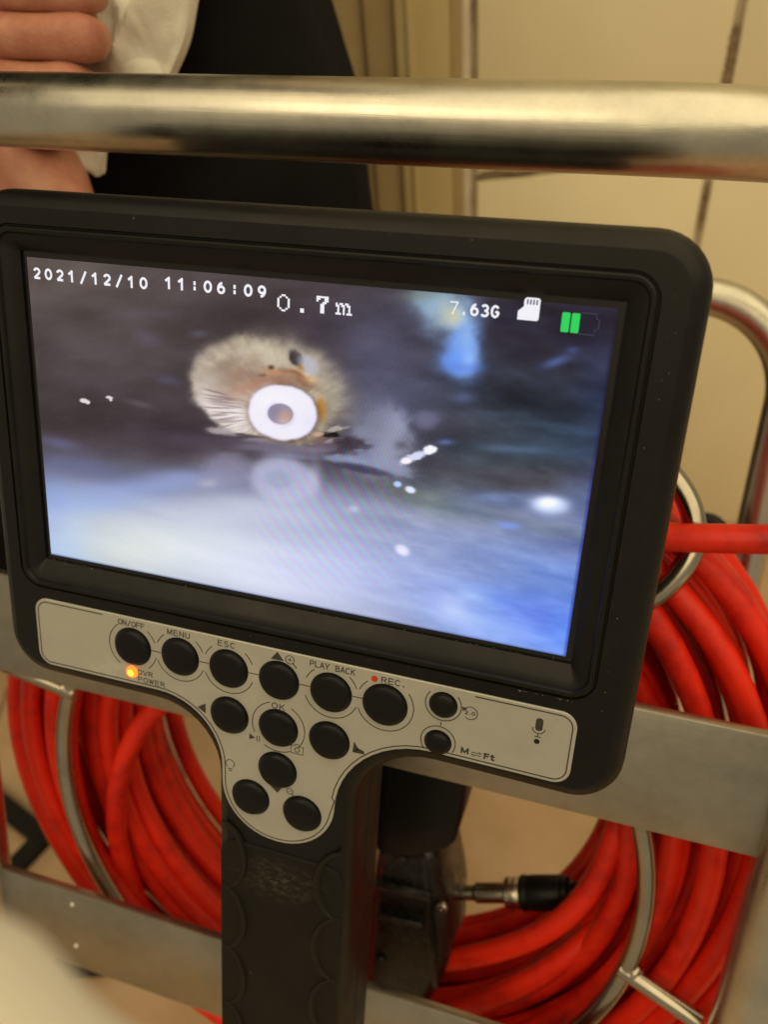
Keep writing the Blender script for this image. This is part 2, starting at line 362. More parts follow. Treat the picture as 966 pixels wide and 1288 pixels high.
# wall tiles: 209 wide, 340 high, joints at world z -129
TW, TH = 203.5, 376.0; zj = -129.0
wm = mesh_data('tile', *tile_mesh(TW - 8, TH - 6, 6, 1.2)); wm.materials.append(M['wall_tile'])
TL = 445.0; wlow = mesh_data('tile', *tile_mesh(TW - 8, TL - 6, 6, 1.2)); wlow.materials.append(M['wall_tile'])
for i in range(0, 5):
    for j in range(-1, 3):
        x0 = 125.0 + i * TW
        t = bpy.data.objects.new('tile', wm if j >= 0 else wlow); COL.objects.link(t); t.parent = wl
        t.location = ((x0 + TW / 2) * 0.001, (-0.5 + random.uniform(-.3, .3)) * 0.001, (zj + (j * TH + TH / 2 if j >= 0 else -TL / 2) - FLOOR) * 0.001)
        t.rotation_euler = (math.pi / 2, 0, 0)
# left of the door opening
for i in range(0, 4):
    for j in range(-1, 3):
        t = bpy.data.objects.new('tile', wm if j >= 0 else wlow); COL.objects.link(t); t.parent = wl
        t.location = ((-150.0 - i * TW) * 0.001, (-0.5) * 0.001, (zj + (j * TH + TH / 2 if j >= 0 else -TL / 2) - FLOOR) * 0.001)
        t.rotation_euler = (math.pi / 2, 0, 0)
def wpt(x, y, off):
    d = WM @ CAMR @ np.array([(x - 483) / FPX, -(y - 644) / FPX, -1.0]); c = WM @ CAMC; k = (WALL - off - c[1]) / d[1]; return c + k * d
rs_ = random.Random(9)
def stain(pts, wd, nm='grout_stain'):
    P = smooth_path([wpt(x, y, 6.8) for x, y in pts], 12); V = []; F = []
    for i_, p in enumerate(P):
        t = P[min(i_ + 1, len(P) - 1)] - P[max(i_ - 1, 0)]; t /= np.linalg.norm(t); n_ = np.array([-t[2], 0, t[0]]); e_ = min(1, i_ / 3, (len(P) - 1 - i_) / 3)
        a_ = wd * e_ * rs_.uniform(.35, .75) + .1; b_ = wd * e_ * rs_.uniform(.35, .75) + .1
        V += [p + n_ * a_, p - n_ * b_, p + n_ * a_ * .5 + np.array([0, -.5, 0]), p - n_ * b_ * .5 + np.array([0, -.5, 0])]
    for i_ in range(len(P) - 1):
        a = 4 * i_; b = a + 4; F += [[a, a + 2, b + 2, b], [a + 2, a + 3, b + 3, b + 2], [a + 3, a + 1, b + 1, b + 3]]
    return obj(nm, (V, F), M['stain'], wl, smooth=False)
stain([(928, 30), (924, 50), (919, 75), (914, 100), (909, 125)], 6.5); stain([(893, 225), (888, 250), (881, 290)], 3.5)
stain([(596, 226), (608, 219), (626, 216), (650, 217), (676, 216)], 3.2); stain([(589, 40), (588, 62), (589, 90)], 3); stain([(592, 236), (593, 262)], 3)
df = thing('door_frame', (80, WALL, FLOOR), 'W', 'brown painted wooden door jamb beside the beige wall tiles', 'door frame')
obj('casing', box(66, 106, WALL - 22, WALL + 1.5, FLOOR + 1, 880, 2), M['wood'], df)
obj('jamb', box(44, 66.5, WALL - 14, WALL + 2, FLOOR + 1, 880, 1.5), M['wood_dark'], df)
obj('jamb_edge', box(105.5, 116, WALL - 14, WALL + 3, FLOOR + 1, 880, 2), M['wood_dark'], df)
obj('bead', box(74, 78, WALL - 25, WALL - 21, FLOOR + 1, 880, 1), M['wood'], df)
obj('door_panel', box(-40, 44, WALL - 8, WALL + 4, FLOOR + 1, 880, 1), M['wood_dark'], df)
obj('sealant', box(116.2, 123, WALL - 9, WALL + 3, FLOOR + 1, 880, 1.5), M['trim'], df)

# =====================================================================  MONITOR
mon = thing('inspection_monitor', (2, -250, -12), 'M', 'black handheld pipe inspection monitor with lit screen and silver button panel', 'monitor')
ZF = 4.0
out = fpoly([(95.6, 60, 13), (-93.2, 60, 13), (-93.2, -83.6, 14), (-20.5, -83.8, 20), (-20.5, -250, 5), (24.3, -250, 5), (24.3, -81.8, 22), (95.6, -83.2, 13)], 9)
prof = [(5.5, -31), (2.0, -30), (0.5, -27.5), (0, -24), (0, -12.4), (0.5, -12.2), (0.5, -11.6), (0, -11.4), (0, -1.8), (0.35, 0.4), (1.3, 2.2), (2.7, 3.4), (4.4, ZF)]
rings = [z3(inset(out, d), z) for d, z in prof]
def rr(hx, hy, r, seg=9): return fpoly([(hx, hy, r), (-hx, hy, r), (-hx, -hy, r), (hx, -hy, r)], seg)
rimx, rimy = 85.3, 52.0; RC = np.array([0.2, -0.6])
def rc(poly, dx=0, dy=0): return [p + RC + np.array([dx, dy]) for p in poly]
rim0 = rc(rr(rimx, rimy, 6.5))
body = loft(rings, True, True, False)
front = fill2([inset(out, 4.4), rim0], ZF)
rimp = [(0, ZF), (0.25, 3.3), (0.6, 3.25), (0.85, 4.1), (1.3, 4.4), (2.0, 4.3), (2.3, 3.9), (2.45, 3.4), (2.9, 3.3)]
rr_rings = [z3(rc(rr(rimx - d, rimy - d, max(6.5 - d, 1.5))), z) for d, z in rimp]
win = [z3(rc(rr(80.6, 47.4, 2.0)), 2.6), z3([p for p in rr(78.6, 44.6, 0.35)], 0.5), z3([p for p in rr(78.5, 44.5, 0.35)], -1.5)]
rimm = loft(rr_rings + win, True, False, False)
obj('housing', join(body, front, rimm), M['housing'], mon, sharp=28)
bd = obj('screen_border', join(fill2([rr(79, 45, 0.4)], -0.25)), M['gloss'], mon, smooth=False)
# the picture on the screen: a fine grid with one colour per vertex
Hm = None
def build_screen():
    nx, ny = 620, 346; W_, H_ = 154.0, 86.0
    xs = np.linspace(-W_ / 2, W_ / 2, nx); ys = np.linspace(-H_ / 2, H_ / 2, ny)
    X, Y = np.meshgrid(xs, ys)
    # picture coordinates (where each point of the display sits in the source picture)
    P = np.stack([X - CAMC[0], Y - CAMC[1], 0 * X - CAMC[2]], -1) @ CAMR
    U = 483 + FPX * P[..., 0] / -P[..., 2]; Vv = 644 - FPX * P[..., 1] / -P[..., 2]
    rng = np.random.RandomState(7)
    def vnoise(sx, sy, oct=4, seed=0, rot=0.0):
        r = np.random.RandomState(seed); out = np.zeros_like(U); amp = 1; tot = 0
        c, s = math.cos(rot), math.sin(rot); uu = U * c + Vv * s; vv = -U * s + Vv * c
        for o in range(oct):
            gx, gy = sx / 2 ** o, sy / 2 ** o; gr = r.rand(256, 256)
            a = uu / gx + 50.3; b = vv / gy + 50.7; ia = np.floor(a).astype(int); ib = np.floor(b).astype(int)
            fa = a - ia; fb = b - ib; fa = fa * fa * (3 - 2 * fa); fb = fb * fb * (3 - 2 * fb)
            q = lambda i, j: gr[i % 256, j % 256]
            out += amp * ((q(ia, ib) * (1 - fa) + q(ia + 1, ib) * fa) * (1 - fb) + (q(ia, ib + 1) * (1 - fa) + q(ia + 1, ib + 1) * fa) * fb)
            tot += amp; amp *= 0.5
        return out / tot
    C = np.zeros(U.shape + (3,)); C[:] = (80, 73, 78)
    def put(mask, col):
        mk = np.clip(mask, 0, 1)[..., None]; C[:] = C * (1 - mk) + np.array(col, float) * mk
    wob1 = vnoise(34, 26, 4, 91); wob2 = vnoise(34, 26, 4, 92)
    def blob(cx, cy, rx, ry, col, a=1.0, ang=0.0, hard=1.0, wob=0.0, seed=1, jit=0.0):
        c, s = math.cos(math.radians(ang)), math.sin(math.radians(ang)); dx = U - cx + jit * (wob1 - .5); dy = Vv - cy + jit * (wob2 - .5)
        u = (dx * c + dy * s) / rx; v = (-dx * s + dy * c) / ry; d = np.sqrt(u * u + v * v)
        if wob: d = d + wob * (vnoise(max(rx * 0.5, 4), max(ry * 0.5, 4), 4, seed) - 0.5)
        put(a * (1 / (1 + np.exp((d - 1) * hard * 4)) if hard > 1 else np.exp(-d * d * 1.2)), col)
    def half(x0, y0, x1, y1, soft, col, a=1.0, wob=0, seed=3):
        d = (Vv - (y0 + (U - x0) * (y1 - y0) / (x1 - x0))) / soft
        if wob: d = d + wob * (vnoise(120, 40, 4, seed) - 0.5)
        put(a / (1 + np.exp(-d * 3)), col)
    blob(50, 340, 200, 70, (104, 95, 90), .9); blob(170, 420, 200, 80, (88, 79, 79), .7); blob(120, 520, 120, 50, (70, 62, 66), .8); blob(230, 545, 90, 24, (66, 56, 64), .8)
    blob(300, 400, 80, 26, (66, 58, 62), .7); blob(420, 410, 60, 34, (70, 62, 72), .7); blob(500, 420, 90, 60, (86, 84, 102), .8); blob(470, 470, 50, 60, (92, 92, 116), .7)
    blob(500, 520, 90, 60, (98, 102, 130), .8); blob(650, 400, 120, 40, (46, 44, 60), .8); blob(740, 420, 120, 80, (44, 42, 62), .9); blob(620, 480, 90, 60, (54, 58, 72), .8)
    blob(700, 510, 120, 50, (48, 58, 72), .8); blob(610, 560, 90, 36, (62, 74, 82), .8); blob(720, 560, 90, 36, (60, 78, 96), .8); blob(760, 500, 40, 80, (54, 70, 108), .5); blob(560, 545, 60, 26, (66, 64, 76), .7)
    blob(650, 565, 50, 6, (96, 116, 146), .55, 3); blob(740, 545, 40, 6, (86, 110, 140), .5, 5); blob(700, 535, 60, 5, (76, 96, 116), .4, 4); blob(620, 520, 40, 5, (74, 88, 104), .4)
    n1 = vnoise(60, 26, 4, 11); C += ((n1 - .5) * 26)[..., None] * np.array([1, 1.0, 1.1])
    n1b = vnoise(110, 30, 4, 12, .3); C += ((n1b - .5) * np.clip((U - 440) / 150, 0, 1) * 46)[..., None] * np.array([.8, 1.0, 1.2])
    blob(185, 425, 26, 12, (104, 98, 112), .6, 20); blob(198, 395, 40, 8, (100, 94, 108), .4); blob(250, 420, 14, 5, (104, 104, 118), .6); blob(212, 478, 20, 7, (98, 98, 120), .55, 10); blob(175, 508, 18, 4, (110, 106, 108), .5, 15)
    blob(230, 555, 50, 12, (100, 92, 110), .45, 8); blob(75, 558, 26, 8, (112, 112, 150), .6, 10)
    # pale water, lower part
    half(60, 578, 720, 640, 30, (118, 122, 150), .75, 1.2, 5); half(60, 612, 560, 640, 26, (152, 160, 186), .75, 1.0, 6)
    blob(180, 612, 110, 14, (136, 152, 198), .8, -4); blob(110, 590, 60, 14, (106, 108, 142), .7, 10); blob(120, 635, 90, 16, (132, 152, 206), .8, -3); blob(230, 600, 50, 12, (142, 154, 194), .7)
    blob(80, 690, 50, 60, (148, 178, 224), .9); blob(66, 640, 24, 40, (128, 150, 208), .7)
    blob(230, 690, 200, 52, (202, 208, 210), .95, 8); blob(170, 695, 70, 34, (206, 212, 200), .6); blob(330, 720, 140, 50, (206, 210, 226), .85, 12); blob(270, 650, 90, 24, (190, 194, 210), .7)
    blob(440, 720, 110, 60, (186, 192, 224), .85, 14); blob(400, 640, 60, 40, (168, 174, 204), .6); blob(480, 660, 90, 36, (140, 146, 172), .7, 20)
    blob(540, 730, 110, 40, (158, 170, 212), .8, 20); blob(700, 790, 130, 60, (92, 128, 222), .95, 12); blob(690, 720, 120, 40, (100, 128, 196), .8, 14); blob(600, 700, 90, 26, (126, 140, 184), .6, 18)
    blob(600, 780, 90, 30, (150, 172, 230), .8, 12); blob(640, 760, 60, 12, (122, 150, 222), .6, 20); blob(670, 770, 50, 22, (98, 116, 204), .6, 15); blob(760, 700, 40, 80, (78, 106, 186), .7)
    blob(560, 612, 110, 20, (92, 98, 110), .75, 12); blob(545, 632, 50, 14, (116, 130, 120), .75, 14); blob(510, 618, 40, 9, (108, 112, 112), .6, 12); blob(600, 645, 60, 12, (104, 116, 132), .6, 10); blob(700, 668, 80, 10, (104, 116, 128), .6, 8)
    blob(650, 630, 90, 16, (104, 120, 156), .7); blob(620, 625, 30, 6, (122, 138, 176), .7); blob(740, 620, 50, 26, (90, 108, 148), .6); blob(720, 690, 70, 14, (92, 102, 146), .6, 8)
    n2 = vnoise(110, 16, 4, 21, .25); C += ((n2 - .5) * np.clip((Vv - 590) / 50, 0, 1) * (14 + 20 * np.clip((U - 420) / 120, 0, 1)))[..., None] * np.array([1, .95, .7])
    n3 = vnoise(30, 10, 3, 22, .2); C += ((n3 - .5) * np.clip((Vv - 540) / 60, 0, 1) * np.clip((U - 430) / 90, 0, 1) * 22)[..., None]
    # streak of light, top
    blob(545, 380, 32, 22, (140, 166, 190), 1.0, 20, 1, jit=30); blob(575, 400, 28, 28, (154, 186, 220), 1.0, 30, 1, jit=30); blob(568, 398, 20, 15, (196, 192, 160), .85, 40, 1, jit=16); blob(530, 372, 30, 8, (128, 140, 132), .6)
    blob(585, 440, 23, 34, (122, 160, 224), 1.0, 10, 1.3, jit=24); blob(572, 455, 18, 15, (112, 152, 226), .9, 0, 1.2, jit=10); blob(590, 455, 9, 14, (152, 186, 240), .8, 20); blob(580, 462, 28, 8, (104, 136, 210), .7); blob(588, 425, 10, 20, (148, 176, 214), .6)
    blob(700, 455, 22, 7, (92, 110, 156), .8, -20); blob(720, 440, 10, 5, (84, 98, 140), .6); blob(583, 500, 16, 7, (94, 104, 136), .7); blob(538, 528, 16, 11, (122, 122, 148), .75, 0, 1.2, jit=10); blob(560, 556, 12, 4, (104, 124, 176), .7)
    # pale debris right of the plug
    blob(478, 556, 40, 42, (162, 166, 188), .85, 10, 1.8, .5, 31, 20); blob(470, 530, 26, 30, (116, 118, 138), .6, 10); blob(484, 585, 34, 12, (146, 152, 176), .85, 14, 2.2, .7, 32, 10); blob(455, 570, 22, 16, (122, 128, 152), .6)
    blob(524, 573, 17, 5.5, (206, 208, 230), .97, -22, 2.4, .9, 33, 8); blob(541, 565, 8.5, 6, (232, 232, 246), 1, 0, 3, .5, 34, 5); blob(511, 580, 7, 3.6, (236, 232, 246), .9, 0, 2)
    blob(500, 609, 5, 3.6, (176, 200, 246), .95, 10, 2); blob(516, 616, 6.5, 4, (216, 226, 250), .95, 20, 2); blob(505, 560, 10, 7, (84, 80, 92), .6)
    blob(692, 635, 22, 10.5, (224, 232, 252), 1.0, 4, 1.3); blob(692, 640, 40, 20, (150, 168, 214), .45); blob(690, 633, 12, 6, (250, 252, 255), .9)
    blob(640, 661, 18, 5, (122, 148, 220), .8, 5); blob(506, 692, 9, 6, (220, 220, 244), .9, 30, 1.4); blob(560, 690, 16, 7, (150, 164, 206), .4); blob(594, 750, 26, 8, (174, 196, 240), .6, 20); blob(570, 765, 24, 18, (190, 200, 232), .6, 25); blob(445, 640, 8, 5, (196, 200, 224), .6)
    # plug: fibrous cream collar
    blob(338, 492, 108, 78, (58, 52, 58), .5, 14)
    cu, sv = math.cos(math.radians(14)), math.sin(math.radians(14)); jg1 = vnoise(16, 12, 4, 95); jg2 = vnoise(16, 12, 4, 96); dx = U - 337 + 12 * (wob1 - .5) + 9 * (jg1 - .5); dy = Vv - 491 + 12 * (wob2 - .5) + 9 * (jg2 - .5)
    dd = np.sqrt(((dx * cu + dy * sv) / 99) ** 2 + ((-dx * sv + dy * cu) / 66) ** 2); soft = 9 + 16 * np.clip((dx * -.3 + dy * .95) / 60, 0, 1) + 8 * np.clip(-dx / 60, -.5, 1)
    k = 1 / (1 + np.exp((dd - 1) * np.clip(soft * 1.5, 11, 40)))
    put(k, (172, 160, 146))
    col0 = C.copy()
    ang = np.arctan2(Vv - 520, (U - 355) * .8); rad = np.sqrt(((U - 355) * .8) ** 2 + (Vv - 520) ** 2)
    def fibre(cnt, sd, jr):
        t_ = np.random.RandomState(sd).rand(cnt + 1); t_[-1] = t_[0]
        q = ((ang / (2 * math.pi)) + jr * (vnoise(50, 40, 3, sd) - .5)) % 1
        return np.interp(q * cnt, np.arange(cnt + 1), t_)
    f1 = fibre(64, 3, .05); f2 = fibre(170, 4, .03); pn_ = vnoise(36, 26, 5, 42); pf = vnoise(9, 7, 3, 43)
    lowl = np.clip((Vv - 485) / 30, 0, 1) * np.clip((355 - U) / 40, 0, 1)
    C += (k * ((f1 - .5) * 22 + (f2 - .5) * (14 + 50 * lowl) + (pn_ - .5) * 92 + (pf - .5) * 40))[..., None] * np.array([1, .98, .94])
    def kb(*a, **b):                                            # a blob kept inside the collar
        before = C.copy(); blob(*a, **b); C[:] = before * (1 - k[..., None]) + C * k[..., None]
    kb(284, 526, 46, 26, (224, 217, 220), .85, 14, 1, jit=14); kb(266, 502, 26, 16, (216, 206, 204), .75, 0, 1, jit=12); kb(330, 440, 46, 13, (196, 188, 164), .75, 8, 1, jit=16); kb(380, 458, 30, 14, (176, 166, 146), .6, 30)
    kb(286, 466, 30, 22, (140, 122, 106), .75, -20, 1, jit=24); kb(300, 478, 30, 10, (150, 120, 106), .7, -30, 1, jit=20); kb(318, 486, 34, 8, (168, 126, 108), .75, -22, 1, jit=16); kb(350, 480, 34, 7, (150, 112, 92), .7, 6, 1, jit=16); kb(320, 455, 12, 14, (158, 140, 120), .6, 0, 1, jit=14); kb(342, 469, 14, 4, (188, 132, 92), .75, 12, 1, jit=12); kb(372, 472, 22, 5, (142, 92, 62), .75, 16, 1, jit=16)
    kb(384, 483, 22, 6, (128, 92, 70), .65, 22, 1, jit=12); kb(392, 478, 9, 3, (214, 172, 120), .7, 10); kb(262, 476, 22, 14, (184, 174, 164), .6); kb(312, 506, 16, 6, (150, 124, 108), .5, 10, 1, jit=10)
    kb(341, 462, 4, 3, (70, 46, 30), .8); kb(330, 472, 6, 2, (116, 84, 70), .7); kb(372, 450, 8, 11, (46, 42, 48), .9, -35, 2.2, .4, 52); kb(388, 458, 14, 9, (176, 178, 192), .85, 35, 1.5, .4, 53); kb(378, 462, 5, 3, (168, 112, 50), .8, 30)
    kb(412, 500, 16, 30, (150, 142, 124), .7, 0, 1, jit=14); kb(405, 530, 12, 10, (178, 168, 140), .6, 0, 1, jit=14); kb(404, 514, 5, 14, (182, 126, 52), .85, -6, 1.4)
    for i_ in range(22):                                        # dark gaps between the fibres, lower left
        a_ = math.radians(rng.uniform(150, 205)); r0_ = rng.uniform(46, 84); kb(355 + r0_ * math.cos(a_) / .8, 517 + r0_ * math.sin(a_ - math.pi) * .75, rng.uniform(9, 20), 1.1, (138, 122, 122), .6, (math.degrees(a_) - 180) * -.5 + rng.uniform(-4, 4), 1.5)
    blob(300, 549, 36, 3.4, (74, 64, 72), .85, 8, 2, .8, 46, 8); blob(280, 543, 20, 4, (196, 188, 190), .7, 10, 1.6, .6, 48, 6); blob(335, 556, 34, 3.2, (150, 142, 150), .8, 4, 2, .6, 49, 6); blob(300, 556, 60, 5, (86, 78, 92), .7, 6)
    blob(414, 547, 11, 4, (22, 18, 26), .97, 6, 2.6, .7, 43, 6); blob(400, 552, 14, 4, (120, 100, 96), .8, 0, 1.8, .8, 60, 8); blob(424, 540, 14, 3, (178, 170, 160), .8, -14, 2, .8, 61, 8); blob(398, 546, 8, 3, (206, 172, 150), .8, 0, 2, .8, 62); blob(420, 554, 12, 2.6, (186, 176, 176), .7, -8, 2, .8, 63, 6)
    blob(436, 560, 26, 10, (64, 56, 68), .85, -8, 1.5, .9, 44, 12); blob(404, 562, 22, 5, (118, 106, 116), .7, 0, 1.6, .9, 64, 8); blob(432, 576, 26, 5, (140, 150, 176), .85, 5, 1.8, .8, 65, 8); blob(456, 590, 34, 5, (58, 54, 76), .7, 12, 1.4)
    blob(360, 565, 60, 6, (124, 118, 136), .8, 4, 1.3, .5, 66)
    # white ring with its hole
    blob(357, 520, 45.5, 37, (84, 62, 48), .7, 12, 5, .06, 47); blob(355, 519, 43.5, 35, (222, 219, 238), 1.0, 12, 12, .12, 47); kb(345, 505, 26, 14, (232, 230, 244), .6); blob(388, 530, 10, 14, (210, 208, 238), .5)
    blob(352.5, 520.5, 16.2, 13, (150, 140, 160), 1.0, 8, 10); blob(346, 518, 8, 9, (132, 126, 152), .7); blob(358, 524, 10, 9, (182, 154, 138), .9); blob(357, 530, 9, 4, (196, 180, 172), .6)
    # its reflection
    blob(285, 590, 34, 20, (150, 148, 172), .7, 5, 1.3, .4, 67); blob(262, 608, 14, 6, (186, 182, 190), .5); blob(356, 604, 42, 30, (178, 180, 206), .85, 10, 3.0, .1, 68); blob(350, 603, 17, 11, (150, 158, 182), .7, 8, 2.5); blob(366, 574, 40, 4, (136, 138, 162), .7, 4)
    blob(330, 640, 80, 20, (192, 196, 214), .6, 10); blob(395, 605, 10, 26, (186, 184, 206), .6)
    for (x, y, a1, b1) in ((105, 504, 5.4, 2.8), (110, 506, 3, 2.4), (137, 500, 4.6, 1.8), (139, 503, 2, 1.6)): blob(x, y, a1, b1, (216, 208, 212), .97, 10, 3)
    gr = np.clip((U - 520) / 200, 0, 1) * np.clip((Vv - 660) / 110, 0, 1); C += gr[..., None] * np.array((-2, 4, 8))
    lo_ = np.clip((Vv - 590) / 80, 0, 1)[..., None]; C[:] = (C - 118) * (1.16 + .06 * (1 - lo_)) + 116 + lo_ * 9
    # coloured interference bands low in the middle
    q = np.clip(1 - np.sqrt(((U - 425) / 120) ** 2 + ((Vv - 650) / 110) ** 2), 0, 1) ** .7
    cur = (U - 300) - .42 * (Vv - 560) - .0016 * (Vv - 560) ** 2
    for ch, s_ in ((0, 0.), (1, 2.4), (2, 4.4)): C[..., ch] += q * 11. * np.sin(cur / 15. * 2 * math.pi + s_)
    C += (3.0 * np.sin((U * .92 + Vv * .38) / 4.4 * 2 * math.pi) * np.exp(-((U - 500) / 130) ** 2 - ((Vv - 560) / 110) ** 2))[..., None] * np.array([1.2, 1.0, 1.1])
    C += (rng.rand(*U.shape) - .5)[..., None] * 5
    e = np.clip((X - 76.0) / 1.0, 0, 1)[..., None]; C[:] = C * (1 - e * .6) + np.array((24, 34, 140)) * e * .55 * np.clip((Vv[..., None] - 420) / 200, .3, 1)
    e = np.clip((-42.4 - Y) / .6, 0, 1)[..., None]; C[:] = C * (1 - e * .5) + np.array((50, 80, 170)) * e * .3
    C = np.clip(C, 4, 252) / 255.0
    lin = np.where(C <= 0.04045, C / 12.92, ((C + 0.055) / 1.055) ** 2.4)
    V = np.stack([X.ravel(), Y.ravel(), np.zeros(X.size)], -1)
    idx = np.arange(nx * ny).reshape(ny, nx)
    F = np.stack([idx[:-1, :-1].ravel(), idx[:-1, 1:].ravel(), idx[1:, 1:].ravel(), idx[1:, :-1].ravel()], -1)
    base = np.array(list(mon['_b']))
    me = bpy.data.meshes.new('screen'); V = (V - base) * 0.001
    me.vertices.add(len(V)); me.vertices.foreach_set('co', V.ravel()); me.loops.add(F.size); me.loops.foreach_set('vertex_index', F.ravel())
    me.polygons.add(len(F)); me.polygons.foreach_set('loop_start', np.arange(0, F.size, 4)); me.update(calc_edges=True); me.validate()
    at_ = me.color_attributes.new('picture', 'FLOAT_COLOR', 'POINT')
    at_.data.foreach_set('color', np.concatenate([lin.reshape(-1, 3), np.ones((lin.size // 3, 1))], 1).ravel())
    m = mat('lcd_picture', (0.004, 0.004, 0.006), 0.25, 0, 0.3); a = nd(m, 'ShaderNodeAttribute'); a.attribute_name = 'picture'
    lk(m, a, 'Color', bsdf(m), 'Emission Color'); bsdf(m).inputs['Emission Strength'].default_value = 0.97
    me.materials.append(m); o = bpy.data.objects.new('screen', me); COL.objects.link(o); o.parent = mon; return o
scr = build_screen()
ZS = 0.12
def osd(name, vf, mt='osd'): return obj(name, vf, M[mt], scr, smooth=False)
osd('date_text', stext('2021/12/10', -74.9, 37.5, 3.0, 1.75, 3.62, .62, ZS))
osd('time_text', stext('11:06:09', -35.0, 38.1, 3.0, 1.75, 3.72, .62, ZS))
def pixels(rows, x, y, s, sy):
    V = []; F = []
    for j, row in enumerate(rows):
        for i, c in enumerate(row):
            if c == '#':
                n = len(V); a = x + i * s; b = y + (len(rows) - 1 - j) * sy
                V += [(a, b, ZS), (a + s, b, ZS), (a + s, b + sy, ZS), (a, b + sy, ZS)]; F.append([n, n + 1, n + 2, n + 3])
    return V, F
zero = ['..##..', '.#..#.', '#....#', '#....#', '#....#', '#....#', '#....#', '.#..#.', '..##..']
seven = ['######', '##..##', '#...##', '...##.', '..##..', '..##..', '..##..', '..##..', '..##..']
em = ['###.##.', '.##.#.#', '.#..#.#', '.#..#.#', '.#..#.#', '##.##.##'[:7]]
em = ['#.##.##..', '##.##.##.', '.#..#..#.', '.#..#..#.', '.#..#..#.', '###.#.###']
osd('distance_text', join(pixels(zero, -3.9, 35.4, 0.55, 0.45), pixels(['##', '##'], 2.2, 35.5, 0.5, 0.5), pixels(seven, 6.4, 35.8, 0.52, 0.45), pixels(em, 11.4, 35.9, 0.47, 0.46)))
osd('storage_text', join(stext('7', 39.6, 38.5, 2.9, 1.7, 2.6, .3, ZS), stext('.', 42.0, 38.5, 2.9, 1.7, 2.6, .45, ZS), stext('63G', 44.5, 38.5, 2.9, 1.55, 2.4, .55, ZS)))
osd('memory_card_icon', fill2([[np.array(p) for p in [(55.2, 38.7), (59.6, 38.7), (60.0, 39.1), (60.0, 43.3), (59.6, 43.7), (56.9, 43.7), (56.4, 43.2), (56.4, 41.7), (55.2, 40.6)]]], ZS))
for k in range(4): osd('card_contact', ([(57.0 + k * .7, 42.2, ZS + .06), (57.35 + k * .7, 42.2, ZS + .06), (57.35 + k * .7, 43.3, ZS + .06), (57.0 + k * .7, 43.3, ZS + .06)], [[0, 1, 2, 3]]), 'osd_dark')
for k in range(2): osd('battery_bar', fill2([fpoly([(65.1 + k * 2.15 + 1.8, 41.2, .3), (65.1 + k * 2.15, 41.2, .3), (65.1 + k * 2.15, 36.9, .3), (65.1 + k * 2.15 + 1.8, 36.9, .3)], 3)], ZS), 'osd_green')
osd('battery_outline', join(stroke([(69.2, 41.4), (72.6, 41.4), (72.6, 40.4), (73.3, 40.2), (73.3, 38.2), (72.6, 38.0), (72.6, 36.8), (69.2, 36.8)], .16, ZS - .05, .05)), 'osd_faint')

# control panel overlay
pl = fpoly([(82.6, -56.2, 4.5), (-80.8, -55.9, 4.5), (-80.8, -78.6, 4.5), (-17.6, -78.4, 21), (-17.6, -122.0, 17.8), (18.8, -122.0, 17.8), (18.4, -77.0, 27), (82.6, -77.6, 4.5)], 12)
ZP = ZF + 0.5
pn = obj('control_panel', join(fill2([inset(pl, 0.25)], ZP), loft([z3(pl, ZF - 0.2), z3(pl, ZP - 0.15), z3(inset(pl, 0.25), ZP)], True, False, False)), M['panel'], mon, sharp=50)
def ink(name, vf, mt='ink'): return obj(name, vf, M[mt], pn, smooth=False)
# printed border: follows the edge, open along the top
bl = inset(pl, 1.05); n = len(bl)
i0 = min(range(n), key=lambda i: bl[i][0] if bl[i][1] > -57.5 and bl[i][0] < -70 else 1e9)
i0 = [i for i in range(n) if bl[i][1] > -57.4 and bl[i][0] < -70][0]
seq = [np.array([-56.8, bl[i0][1]])] + [bl[(i0 + k) % n] for k in range(n)]
seq = [p for q_, p in enumerate(seq) if q_ == 0 or not (p[1] > -57.4 and -56 < p[0] < 56)] + [np.array([56.0, -57.22])]
ink('border_line', stroke(seq, 0.32, ZP, 0.06))
B = [(-46.8, -65.5), (-31.0, -65.3), (-15.3, -65.6), (.4, -65.7), (16.1, -65.8), (31.8, -65.8)]
R1 = 5.7
def button(x, y, r, rot=0):
    obj('button', lathe([(r + .1, ZF), (r, ZP + .6), (r - .2, ZP + 1.0), (r - .7, ZP + 1.35), (r - 1.6, ZP + 1.55), (r * .4, ZP + 1.68), (0, ZP + 1.7)], (x, y, 0), n=40), M['rubber'], mon, sharp=60)
    obj('button_gap_shade', join(stroke(arc(x, y, r + .28, 0, 360, 48)[:-1], .5, ZP - .02, .03, True)), M['gloss'], mon, smooth=False)  # dark ring for the gap round the button, its shadow put in as colour
for x, y in B[:5]: button(x, y, R1)
button(*B[5], 5.95)
for x, y in ((-15.1, -81.1), (.5, -81.4), (16.2, -81.4), (.5, -95.9), (-8.1, -108.1), (8.7, -109.1)): button(x, y, R1)
button(47.8, -61.8, 3.4); button(47.3, -73.6, 3.3)
